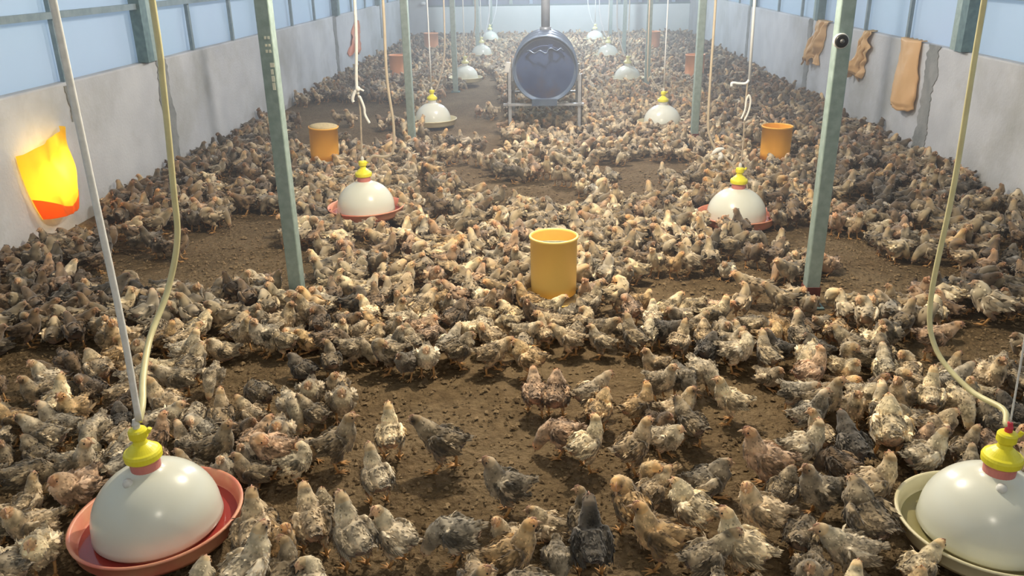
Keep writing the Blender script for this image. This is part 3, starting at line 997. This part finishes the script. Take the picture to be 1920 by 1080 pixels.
def color_at(P, Nn, sp, wings, style, seed):
    """Plumage colour multipliers by body region; style 0 mottled brown, 1 pale with barred wings, 2 speckled dark/white."""
    SP = np.array([s[:3] for s in sp])
    rad = np.array([max(s[3], .008) for s in sp])
    d = np.linalg.norm(P[:, None, :] - SP[None], axis=2) / rad[None]
    idx = d.argmin(1)
    WG = np.array([w[:3] for ww in wings for w in ww])
    WR = np.array([max(w[4], .012) for ww in wings for w in ww])
    wd = (np.linalg.norm(P[:, None, :] - WG[None], axis=2) / WR[None]).min(1)
    out = np.ones((len(P), 3))
    nz = np.array([noise.noise(Vector(p * 30 + seed * 7.0)) for p in P])
    nz2 = np.array([noise.noise(Vector(p * 110 + seed * 3.0)) for p in P])
    for i in range(len(P)):
        k = idx[i]
        up = Nn[i][2]
        if k >= len(sp) - 3:      # head
            c = np.array((1.22, 1.03, .76)) if style != 2 else np.array((1.08, .98, .86))
            if k >= len(sp) - 2:
                c = np.array((1.26, .93, .70))
        elif k >= len(sp) - 5:    # neck
            c = (np.array((1.12, 1.06, .95)), np.array((1.22, 1.18, 1.05)), np.array((.82, .80, .76)))[style]
        elif wd[i] < 1.15 and abs(P[i][1]) > .03:
            c = (np.array((.50, .45, .38)), np.array((.78, .72, .63)), np.array((.48, .47, .45)))[style]
            c = c * (1.0 + 0.55 * nz2[i])
            if nz[i] > .22:
                c = np.array((1.5, 1.46, 1.38)) if style else np.array((1.15, 1.05, .88))
        elif k <= 1:              # tail
            c = np.array((.62, .58, .52)) * (1 + .5 * nz2[i])
        else:
            t = min(max(up * .5 + .5, 0), 1)
            back = (np.array((.78, .72, .62)), np.array((1.12, 1.07, .98)), np.array((.70, .70, .70)))[style]
            belly = (np.array((1.22, 1.06, .88)), np.array((1.28, 1.12, .96)), np.array((1.25, 1.20, 1.12)))[style]
            if up < -.3 and P[i][0] < .02:
                belly = np.array((1.30, .92, .76))
            c = back * t + belly * (1 - t)
        out[i] = c * (1 + 1.05 * nz[i] + .25 * nz2[i])
    return np.clip(out, .12, 2.1), idx


def remesh(vols, voxel):
    mb = MB()
    for v, f in vols:
        mb.add(v, f)
    o = mb.build('tmp', MAT['plumage'])
    m = o.modifiers.new('r', 'REMESH')
    m.mode = 'VOXEL'
    m.voxel_size = voxel
    sm = o.modifiers.new('s', 'SMOOTH')
    sm.factor = .5
    sm.iterations = 3
    dg = bpy.context.evaluated_depsgraph_get()
    me = bpy.data.meshes.new_from_object(o.evaluated_get(dg))
    n = len(me.vertices)
    V = np.empty(n * 3)
    me.vertices.foreach_get('co', V)
    Fc = [tuple(p.vertices) for p in me.polygons]
    old = o.data
    bpy.data.objects.remove(o)
    bpy.data.meshes.remove(old)
    bpy.data.meshes.remove(me)
    return V.reshape(-1, 3), Fc


def vnormals(V, F):
    N = np.zeros_like(V)
    for f in F:
        a, b, c = V[f[0]], V[f[1]], V[f[2]]
        nn = np.cross(b - a, c - a)
        for i in f:
            N[i] += nn
    return N / (np.linalg.norm(N, axis=1)[:, None] + 1e-12)


def make_chick(pose, style, seed, lod):
    """Returns (V, F, colour, material index, smooth flags, head info). lod 0 near, 1 middle, 2 far."""
    r = np.random.default_rng(seed)
    nring = (18, 12, 8)[lod]
    sp, wings, vols, shanks = chick_parts(pose, nring, style)
    if lod == 0:
        V, F = remesh(vols, .0036)
    else:
        V, F = [], []
        for v, f in vols:
            o = len(V)
            V += v
            F += [tuple(i + o for i in q) for q in f]
        V = np.array(V)
    N = vnormals(V, F)
    # ruffled surface
    amp = (.0028, .004, .004)[lod]
    SP = np.array([s[:3] for s in sp])
    dh = np.linalg.norm(V - SP[-3], axis=1)
    for i in range(len(V)):
        k = min(max((dh[i] - .018) / .03, .12), 1)
        V[i] += N[i] * amp * k * (noise.noise(Vector(V[i] * 60 + seed)) + .4)
    C, idx = color_at(V, N, sp, wings, style, seed)
    T = np.gradient(SP, axis=0)
    T /= np.linalg.norm(T, axis=1)[:, None]
    nf = (560, 120, 40)[lod]
    fl = (.017, .023, .029)[lod]
    fw = (.0042, .0075, .011)[lod]
    cand = np.where((dh > .021) & (N[:, 2] > -.75) & (V[:, 2] > .03))[0]
    pick = r.choice(cand, nf)
    fv, ff, fcol = [], [], []
    WG = np.array([w[:3] for ww in wings for w in ww])
    base = len(V)

    def feather(p, n, d, L, w, lift, c1, c2):
        d = d - np.dot(d, n) * n
        d /= np.linalg.norm(d) + 1e-9
        s = np.cross(n, d)
        b = len(fv) + base
        fv.extend([p - n * .002 - s * w * .5, p - n * .002 + s * w * .5, p + d * L * .55 - s * w + n * L * lift * .6, p + d * L * .55 + s * w + n * L * lift * .6, p + d * L + n * L * lift * .75])
        ff.extend([(b, b + 1, b + 3, b + 2), (b + 2, b + 3, b + 4)])
        fcol.extend([c1, c1, c1 * .5 + c2 * .5, c1 * .5 + c2 * .5, c2])

    for i in pick:
        p, n = V[i], N[i]
        d = -T[idx[i]] + np.array((0, 0, -.15)) + r.normal(0, .28, 3)
        near_neck = idx[i] >= len(sp) - 5
        near_wing = np.linalg.norm(WG - p, axis=1).min() < .03 and abs(p[1]) > .035
        L = fl * (.7 if near_neck else 1.25 if near_wing else 1.0) * r.uniform(.7, 1.25)
        w = fw * (.7 if near_neck else 1.0)
        c = C[i] * r.uniform(.62, 1.3)
        tip = c * (r.choice([.5, 1.0, 1.5], p=[.28, .44, .28]))
        feather(p, n, d, L, w, r.uniform(.04, .34) * (.7 if near_neck else 1), c, np.clip(tip, .1, 2.1))
    # flight feathers along each wing and the tail fan
    k2 = (9, 5, 3)[lod]
    for ww, s in zip(wings, (-1, 1)):
        for j in range(k2):
            t = j / max(k2 - 1, 1)
            p = np.array(ww[2][:3]) * (1 - t) + np.array(ww[4][:3]) * t + np.array((0, s * .010, -.006 - .010 * (1 - t)))
            c = np.array((.55, .52, .48)) if j % 2 == 0 else np.array((1.45, 1.40, 1.30)) if style else np.array((1.0, .9, .74))
            feather(p, np.array((0., s, .15)), np.array((-1., 0, -.25 + .3 * t)), .036, .0065 if lod == 0 else .009, .04, c, c * .8)
    for j in range((8, 5, 3)[lod]):
        a = (j / max((8, 5, 3)[lod] - 1, 1) - .5)
        tp, td = SP[1], -(T[0])
        c = np.array((.55, .5, .45)) if j % 2 else np.array((1.1, 1.05, .95))
        feather(tp + np.array((0, a * .02, .004)), np.array((.2, a * .8, 1.)), td + np.array((0, a * .9, .1)), .036, .0065 if lod == 0 else .011, .02, c, c * .7)
    V = np.vstack([V, np.array(fv)])
    C = np.vstack([C, np.array(fcol)])
    smooth = [True] * len(F) + [False] * len(ff)
    F = F + ff
    mi = [0] * len(F)
    for sk in shanks:
        v, f = loft(sk, 7 if lod == 0 else 4)
        b = len(V)
        V = np.vstack([V, np.array(v)])
        C = np.vstack([C, np.ones((len(v), 3))])
        F = F + [tuple(i + b for i in q) for q in f]
        mi += [1] * len(f)
        smooth += [True] * len(f)
    # head frame for beak, eyes and comb
    h, e = SP[-2], SP[-1]
    hd = e - h
    hd /= np.linalg.norm(hd)
    side = np.cross(np.array((0, 0, 1.)), hd)
    if pose == 'pecking':
        side = np.array((0, 1., 0))
    side /= np.linalg.norm(side)
    up = np.cross(hd, side)
    return V, F, C, mi, smooth, (SP[-3], h, e, hd, side, up)


def mesh_from(name, V, F, C, mi, smooth, mats):
    me = bpy.data.meshes.new(name)
    me.from_pydata([tuple(p) for p in V], [], F)
    for m in mats:
        me.materials.append(m)
    me.polygons.foreach_set('material_index', mi)
    me.polygons.foreach_set('use_smooth', smooth)
    a = me.color_attributes.new('Col', 'FLOAT_COLOR', 'POINT')
    buf = np.ones((len(V), 4), np.float32)
    buf[:, :3] = C
    a.data.foreach_set('color', buf.ravel())
    me.update()
    return me


def ball(c, r, n=8, m=6, sc=(1, 1, 1)):
    v, f = [], []
    for j in range(m + 1):
        t = PI * j / m
        for i in range(n):
            a = 2 * PI * i / n
            v.append((c[0] + r * math.sin(t) * math.cos(a) * sc[0], c[1] + r * math.sin(t) * math.sin(a) * sc[1], c[2] + r * math.cos(t) * sc[2]))
    for j in range(m):
        for i in range(n):
            f.append((j * n + i, (j + 1) * n + i, (j + 1) * n + (i + 1) % n, j * n + (i + 1) % n))
    return v, f


def head_parts(info):
    """Meshes for beak, two eyes, comb in chick space."""
    sk, h, e, hd, side, up = info
    res = []
    tip = e + hd * .0165 - up * .003
    v, f = loft([(*(e - hd * .004), .0062, .0058), (*(e + hd * .006), .0044, .0040), (*tip, .0008, .0008)], 8, side0=tuple(side))
    res.append(('beak', v, f, 'beak'))
    c = sk * .35 + h * .65
    for s in (-1, 1):
        v, f = ball(c + side * s * .0155 + up * .003, .0036)
        res.append(('eye', v, f, 'eye'))
    v, f = loft([(*(e + up * .005 - hd * .002), .0014, .002), (*(h + hd * .004 + up * .0135), .0018, .0036), (*(h - hd * .006 + up * .0155), .0016, .003), (*(sk + up * .017), .001, .0015)], 6, side0=tuple(side))
    res.append(('comb', v, f, 'comb'))
    return res


PROTO = {}


def get_proto(pose, style):
    key = (pose, style)
    if key not in PROTO:
        V, F, C, mi, sm, info = make_chick(pose, style, 11 + 7 * style + 3 * list(POSES).index(pose), 0)
        me = mesh_from('chick', V, F, C, mi, sm, [MAT['plumage'], MAT['leg']])
        parts = []
        for nm, v, f, mt in head_parts(info):
            pm = bpy.data.meshes.new(nm)
            pm.from_pydata([tuple(p) for p in v], [], f)
            pm.materials.append(MAT[mt])
            pm.shade_smooth()
            parts.append((nm, pm))
        PROTO[key] = (me, parts)
    return PROTO[key]


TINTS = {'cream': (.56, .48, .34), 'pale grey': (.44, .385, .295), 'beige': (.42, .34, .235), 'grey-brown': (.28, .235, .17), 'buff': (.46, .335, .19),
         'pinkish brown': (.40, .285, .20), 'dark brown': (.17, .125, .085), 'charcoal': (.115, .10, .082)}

# hand-placed foreground chicks: foot pixel x, y, facing (0 right, 90 away, 180 left, 270 towards camera), pose, tint, style, scale
HERO = [
    (838, 882, 168, 'walking', 'grey-brown', 0, 1.22), (735, 862, 100, 'alert', 'cream', 1, 1.05), (632, 880, 20, 'alert', 'grey-brown', 0, 1.12),
    (522, 890, 190, 'preening', 'pinkish brown', 1, 1.1), (408, 885, 10, 'alert', 'grey-brown', 0, 1.05), (712, 945, 120, 'alert', 'pale grey', 1, 1.05),
    (482, 1056, 100, 'alert', 'beige', 1, 1.15), (592, 1040, 115, 'walking', 'beige', 1, 1.15), (672, 1068, 130, 'alert', 'pale grey', 1, 1.22),
    (748, 1060, 150, 'looking', 'pale grey', 1, 1.05), (955, 962, 185, 'alert', 'grey-brown', 2, 1.12), (862, 1052, 178, 'pecking', 'pale grey', 2, 1.1),
    (955, 1096, 15, 'alert', 'buff', 0, 1.12), (1003, 778, 95, 'walking', 'pinkish brown', 1, 1.0), (1056, 855, 170, 'pecking', 'pinkish brown', 1, 1.05),
    (1096, 882, 40, 'looking', 'cream', 1, 1.05), (1182, 888, 30, 'alert', 'beige', 0, 1.08), (1122, 806, 60, 'hunched', 'buff', 1, .95),
    (1294, 838, 120, 'walking', 'grey-brown', 0, 1.0), (1232, 935, 200, 'preening', 'buff', 1, .95), (1320, 928, 10, 'sitting', 'grey-brown', 2, 1.1),
    (1108, 1080, 95, 'alert', 'charcoal', 2, 1.2), (1182, 1000, 110, 'preening', 'buff', 0, 1.1), (1236, 1062, 175, 'alert', 'buff', 0, 1.15),
    (1298, 1004, 140, 'hunched', 'cream', 1, 1.1), (1434, 916, 172, 'alert', 'pinkish brown', 1, 1.2), (1428, 1012, 165, 'looking', 'beige', 1, 1.1),
    (1508, 822, 12, 'alert', 'pale grey', 2, 1.05), (1592, 800, 262, 'alert', 'beige', 1, .95), (1660, 858, 80, 'hunched', 'cream', 1, 1.3),
    (1592, 884, 100, 'walking', 'charcoal', 2, 1.1), (1745, 842, 8, 'hunched', 'beige', 1, 1.0), (1722, 905, 12, 'alert', 'pale grey', 1, 1.08),
    (1532, 970, 200, 'alert', 'grey-brown', 2, 1.1), (1622, 962, 8, 'looking', 'beige', 1, 1.12), (1392, 1085, 150, 'alert', 'cream', 1, 1.15),
    (1316, 1100, 20, 'walking', 'grey-brown', 1, 1.05), (1590, 1088, 175, 'walking', 'pale grey', 1, 1.1), (1662, 1050, 110, 'hunched', 'grey-brown', 0, 1.3),
    (158, 960, 250, 'hunched', 'pinkish brown', 1, 1.15), (88, 1075, 290, 'hunched', 'cream', 1, 1.05), (418, 1092, 60, 'alert', 'pale grey', 1, 1.2),
    (182, 885, 120, 'sitting', 'pale grey', 1, .9), (236, 880, 80, 'hunched', 'pale grey', 1, .85), (118, 805, 90, 'alert', 'cream', 1, 1.1),
    (322, 800, 170, 'alert', 'beige', 1, 1.1), (1740, 672, 350, 'walking', 'pinkish brown', 1, 1.1), (1852, 608, 150, 'hunched', 'pale grey', 1, 1.3),
    (1846, 745, 270, 'alert', 'beige', 1, 1.1), (1772, 760, 20, 'walking', 'pale grey', 2, 1.05), (1370, 792, 170, 'alert', 'cream', 1, 1.0),
    (1210, 968, 40, 'walking', 'beige', 1, .9), (40, 830, 200, 'alert', 'buff', 0, 1.0), (60, 940, 30, 'pecking', 'grey-brown', 0, 1.1), (1475, 1040, 60, 'pecking', 'grey-brown', 0, 1.0),
    (1040, 640, 200, 'walking', 'beige', 1, 1.0), (860, 690, 30, 'hunched', 'grey-brown', 0, 1.0), (1720, 575, 270, 'alert', 'pinkish brown', 1, .95),
    (920, 700, 10, 'walking', 'beige', 0, 1.0), (1410, 575, 180, 'walking', 'beige', 1, 1.15), (1600, 705, 180, 'preening', 'grey-brown', 1, 1.0),
]

# bare earth: centre pixel, half-width and half-depth in metres, remaining density
BARE = [(900, 850, .55, .26, .0), (760, 925, .42, .16, .0), (820, 980, .30, .16, .0), (1060, 940, .20, .16, .0), (1330, 760, .42, .16, .12), (1370, 840, .16, .2, 0), (1360, 960, .1, .12, 0),
        (620, 745, .42, .15, .12), (900, 740, .4, .2, .05), (1120, 720, .35, .2, .2), (1640, 545, .42, .25, .06), (1590, 520, .35, .3, .15), (380, 500, .75, .45, .12), (450, 465, .5, .55, .12),
        (140, 700, .42, .22, .08), (1870, 640, .25, .2, .25), (1790, 690, .25, .18, .2), (1060, 355, .8, .6, .26), (1180, 330, .5, .6, .2), (890, 230, .42, 1.9, .04), (880, 180, .38, 1.6, .04),
        (700, 245, .85, 1.0, .12), (640, 215, .7, .9, .15), (1290, 560, .4, .3, .2), (1480, 640, .3, .25, .25), (880, 330, .4, .9, .3), (1200, 610, .25, .2, .35), (720, 470, .3, .3, .4),
        (960, 1010, .35, .1, .3), (1750, 1040, .35, .16, .1), (360, 1000, .2, .15, .2), (560, 960, .15, .12, .1), (30, 1000, .3, .2, .5), 
        (500, 700, .28, .13, .3), (1100, 100, .35, 2.2, .5), (890, 110, .3, 2.5, .35), (1530, 470, .3, .35, .5)]
BAREW = [(*ground(a, b), c, d, e) for a, b, c, d, e in BARE]


def density(x, y):
    k = .93 + .4 * noise.noise(Vector((x * 1.1, y * .8, 7.0)))
    k *= .92
    for bx, by, rx, ry, e in BAREW:
        q = ((x - bx) / rx) ** 2 + ((y - by) / ry) ** 2
        q += .5 * noise.noise(Vector((x * 3.1, y * 2.3, 1.0)))
        if q < .75:
            k = min(k, max(e, .05 if by > 3 else e))
        elif q < 1.6:
            k = min(k, e + (1 - e) * (q - .75) / .85)
    if y < 3.0:
        k *= .85
    return k


OBST = [(x, y, .072) for x, y in POSTS] + [(x, y, .125) for x, y in FD] + [(d[0], d[1], .225 if d[1] < 3 else .2) for d in D]
OBST += [(-.05 + dx, 7.66 + dy, .05) for dx in (-.345, .335) for dy in (.02, .84)]
OBST += [(XL + .12, 4.75 + k, .1) for k in (-.2, 0, .2)]

placed, grid, cellr = [], {}, {}


def circles(x, y, a, s):
    c, sn = math.cos(a), math.sin(a)
    return [(x + c * .032 * s, y + sn * .032 * s, .041 * s), (x - c * .036 * s, y - sn * .036 * s, .041 * s)]


def fits(cs, slack=1.0):
    for cx, cy, r in cs:
        if cx - r < XL + .012 or cx + r > XR - .012 or cy + r > YB - .02:
            return False
        for ox, oy, orr in OBST:
            if (cx - ox) ** 2 + (cy - oy) ** 2 < (r + orr) ** 2:
                return False
        gx, gy = int(math.floor(cx / .2)), int(math.floor(cy / .2))
        for i in (-1, 0, 1):
            for j in (-1, 0, 1):
                for qx, qy, qr in grid.get((gx + i, gy + j), ()):
                    if (cx - qx) ** 2 + (cy - qy) ** 2 < ((r + qr) * slack) ** 2:
                        return False
    return True


def put(x, y, a, s, pose, tint, style, hero=False):
    cs = circles(x, y, a, s)
    for c in cs:
        grid.setdefault((int(math.floor(c[0] / .2)), int(math.floor(c[1] / .2))), []).append(c)
    placed.append(dict(x=x, y=y, a=a, s=s, pose=pose, tint=tint, style=style, hero=hero))


for px_, py_, deg, pose, tint, style, s in HERO:
    x, y = ground(px_, py_)
    a = math.radians(deg)
    s *= .80
    ok = False
    for k in range(30):   # shift a hand-placed chick slightly if its neighbour is too close
        dx, dy = rnd.gauss(0, .006 * k), rnd.gauss(0, .006 * k)
        if fits(circles(x + dx, y + dy, a, s), .92):
            put(x + dx, y + dy, a, s, pose, tint, style, True)
            ok = True
            break
    if not ok:
        print('hero dropped', px_, py_)

pose_names = ['alert', 'looking', 'pecking', 'preening', 'hunched', 'walking', 'sitting']
pose_w = [20, 12, 16, 9, 16, 17, 10]
tint_names = list(TINTS)
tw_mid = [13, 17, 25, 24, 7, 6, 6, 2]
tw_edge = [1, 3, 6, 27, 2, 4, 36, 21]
tries = 0
for tries in range(110000):
    y = 1.12 + (YB - .15 - 1.12) * rnd.random()
    x = XL + .08 + (XR - XL - .16) * rnd.random()
    if tries < 22000:
        y = 1.12 + 4.2 * rnd.random()
    u, v_ = pix(x, y, .08)
    if u < -70 or u > 1990 or v_ > 1190:
        continue
    cell = (int(math.floor((x + .35 * y) / .19)), int(math.floor(y / .19)))
    if cell not in cellr:
        cellr[cell] = rnd.random()
    if cellr[cell] > density(x, y):
        continue
    a = rnd.random() * 2 * PI
    s = rnd.uniform(.68, .88)
    if not fits(circles(x, y, a, s), .98):
        continue
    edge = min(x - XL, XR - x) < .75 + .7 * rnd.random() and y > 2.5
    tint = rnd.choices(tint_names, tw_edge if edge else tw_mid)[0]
    pose = rnd.choices(pose_names, pose_w)[0]
    put(x, y, a, s, pose, tint, rnd.choices((0, 1, 2), (40, 40, 20))[0])
print('chicks placed', len(placed))

# visible ones sorted by how large they show
vis = []
for c in placed:
    u, v_ = pix(c['x'], c['y'], .09)
    c['d'] = math.sqrt(c['x'] ** 2 + c['y'] ** 2 + CAM_H ** 2)
    c['u'], c['v'] = u, v_
    if -45 < u < 1965 and v_ < 1125:
        vis.append(c)
vis.sort(key=lambda c: c['d'])
near, far = vis[:300], vis[300:]
print('near', len(near), 'far', len(far), 'limit y', near[-1]['y'])

LAND = [((-1.07, 1.83), 'bottom left drinker'), ((1.155, 1.86), 'bottom right drinker'), (FD[0], 'central yellow feeder'), ((-1.2, 3.6), 'nearest left post'),
        ((1.2, 3.6), 'nearest right post'), ((-1.14, 4.9), 'second left drinker'), ((1.125, 4.88), 'second right drinker'), ((-2.85, 4.75), 'glowing bag')]


def facing(a):
    d = math.degrees(a) % 360
    return 'facing right' if d < 45 or d >= 315 else 'facing away' if d < 135 else 'facing left' if d < 225 else 'facing the camera'


ordw = ['closest', 'second closest', 'third closest', 'fourth closest', 'fifth closest', 'sixth closest', 'seventh closest', 'eighth closest']
groups = {}
for c in near:
    (lx, ly), nm = min(LAND, key=lambda q: (q[0][0] - c['x']) ** 2 + (q[0][1] - c['y']) ** 2)
    dx, dy = c['x'] - lx, c['y'] - ly
    c['ld'] = math.hypot(dx, dy)
    side = ('right of' if dx > 0 else 'left of') if abs(dx) > abs(dy) else ('behind' if dy > 0 else 'in front of')
    c['key'] = (c['tint'], POSE_WORDS[c['pose']], facing(c['a']), side, nm)
    groups.setdefault(c['key'], []).append(c)
for k, cs in groups.items():
    cs.sort(key=lambda c: c['ld'])
    for i, c in enumerate(cs):
        base = '%s chick %s, %s, %s %s' % k
        if len(cs) > 1:
            base += ', %s' % ordw[min(i, 7)]
        c['label'] = base

for c in near:
    me, parts = get_proto(c['pose'], c['style'])
    o = bpy.data.objects.new('chick', me)
    COL.objects.link(o)
    o.location = (c['x'], c['y'], 0.0)
    o.rotation_euler = (0, 0, c['a'])
    o.scale = (c['s'],) * 3
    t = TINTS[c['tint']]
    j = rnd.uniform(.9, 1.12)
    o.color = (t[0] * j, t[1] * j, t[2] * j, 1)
    tag(o, c['label'], 'chick', 'flock of young chicks near the camera')
    for nm, pm in parts:
        p = bpy.data.objects.new(nm, pm)
        COL.objects.link(p)
        p.parent = o

# the rest of the flock, one object
LODM = {}


def get_lod(pose, style, lod):
    k = (pose, style, lod)
    if k not in LODM:
        V, F, C, mi, sm, info = make_chick(pose, style, 31 + 5 * style + list(POSES).index(pose), lod)
        F = list(F)
        mi, sm = list(mi), list(sm)
        legm = np.zeros(len(V), bool)
        for f_, m_ in zip(F, mi):
            if m_ == 1:
                legm[list(f_)] = True
        for nm, v, f, mt in head_parts(info):
            if lod == 2 and nm in ('comb',):
                continue
            b = len(V)
            V = np.vstack([V, np.array(v)])
            C = np.vstack([C, np.ones((len(v), 3))])
            legm = np.concatenate([legm, np.ones(len(v), bool)])
            F += [tuple(i + b for i in q) for q in f]
            mi += [{'beak': 2, 'eye': 3, 'comb': 4}[mt]] * len(f)
            sm += [True] * len(f)
        tot = np.array([len(f) for f in F], np.int32)
        loops = np.array([i for f in F for i in f], np.int32)
        LODM[k] = (V.astype(np.float32), C.astype(np.float32), legm, tot, loops, np.array(mi, np.int32), np.array(sm, bool))
    return LODM[k]


def flock(name, items):
    Vs, Cs, tots, loops, mis, sms = [], [], [], [], [], []
    off = 0
    for c in items:
        lod = 1 if c['d'] < 7.2 else 2
        V, C, legm, tot, lp, mi, sm = get_lod(c['pose'], c['style'], lod)
        ca, sa = math.cos(c['a']) * c['s'], math.sin(c['a']) * c['s']
        W = np.empty_like(V)
        W[:, 0] = V[:, 0] * ca - V[:, 1] * sa + c['x']
        W[:, 1] = V[:, 0] * sa + V[:, 1] * ca + c['y']
        W[:, 2] = V[:, 2] * c['s']
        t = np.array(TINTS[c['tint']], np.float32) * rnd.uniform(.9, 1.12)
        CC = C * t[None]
        CC[legm] = 1
        Vs.append(W)
        Cs.append(CC)
        tots.append(tot)
        loops.append(lp + off)
        mis.append(mi)
        sms.append(sm)
        off += len(V)
    V = np.vstack(Vs)
    C = np.vstack(Cs)
    tot = np.concatenate(tots)
    lp = np.concatenate(loops)
    me = bpy.data.meshes.new(name)
    me.vertices.add(len(V))
    me.vertices.foreach_set('co', V.ravel())
    me.loops.add(len(lp))
    me.loops.foreach_set('vertex_index', lp)
    me.polygons.add(len(tot))
    st = np.zeros(len(tot), np.int32)
    st[1:] = np.cumsum(tot)[:-1]
    me.polygons.foreach_set('loop_start', st)
    for m in ('plumage', 'leg', 'beak', 'eye', 'comb'):
        me.materials.append(MAT[m])
    me.polygons.foreach_set('material_index', np.concatenate(mis))
    me.polygons.foreach_set('use_smooth', np.concatenate(sms))
    a = me.color_attributes.new('Col', 'FLOAT_COLOR', 'POINT')
    buf = np.ones((len(V), 4), np.float32)
    buf[:, :3] = C
    a.data.foreach_set('color', buf.ravel())
    me.update(calc_edges=True)
    me.validate()
    o = bpy.data.objects.new(name, me)
    COL.objects.link(o)
    o.color = (1, 1, 1, 1)
    print('flock faces', len(tot))
    return o


o = flock('chick_flock', far)
tag(o, 'dense flock of brown and grey chicks crowding the rear of the barn', 'chicks', kind='stuff')


# ------------------------------------------------------------------ dusty air inside the barn
hm = bpy.data.materials.new('dusty_air')
hm.use_nodes = True
nt = hm.node_tree
nt.nodes.clear()
vs = nt.nodes.new('ShaderNodeVolumeScatter')
vs.inputs['Color'].default_value = (0.80, 0.88, 1.0, 1)
vs.inputs['Density'].default_value = 0.05
vs.inputs['Anisotropy'].default_value = 0.3
mo = nt.nodes.new('ShaderNodeOutputMaterial')
nt.links.new(vs.outputs[0], mo.inputs['Volume'])
o = MB().box(XL + 0.01, XR - 0.01, 3.0, YB - 0.02, 0.001, 2.58).build('dusty_air', hm)
tag(o, 'bluish dusty haze filling the far part of the barn', 'haze', kind='stuff')
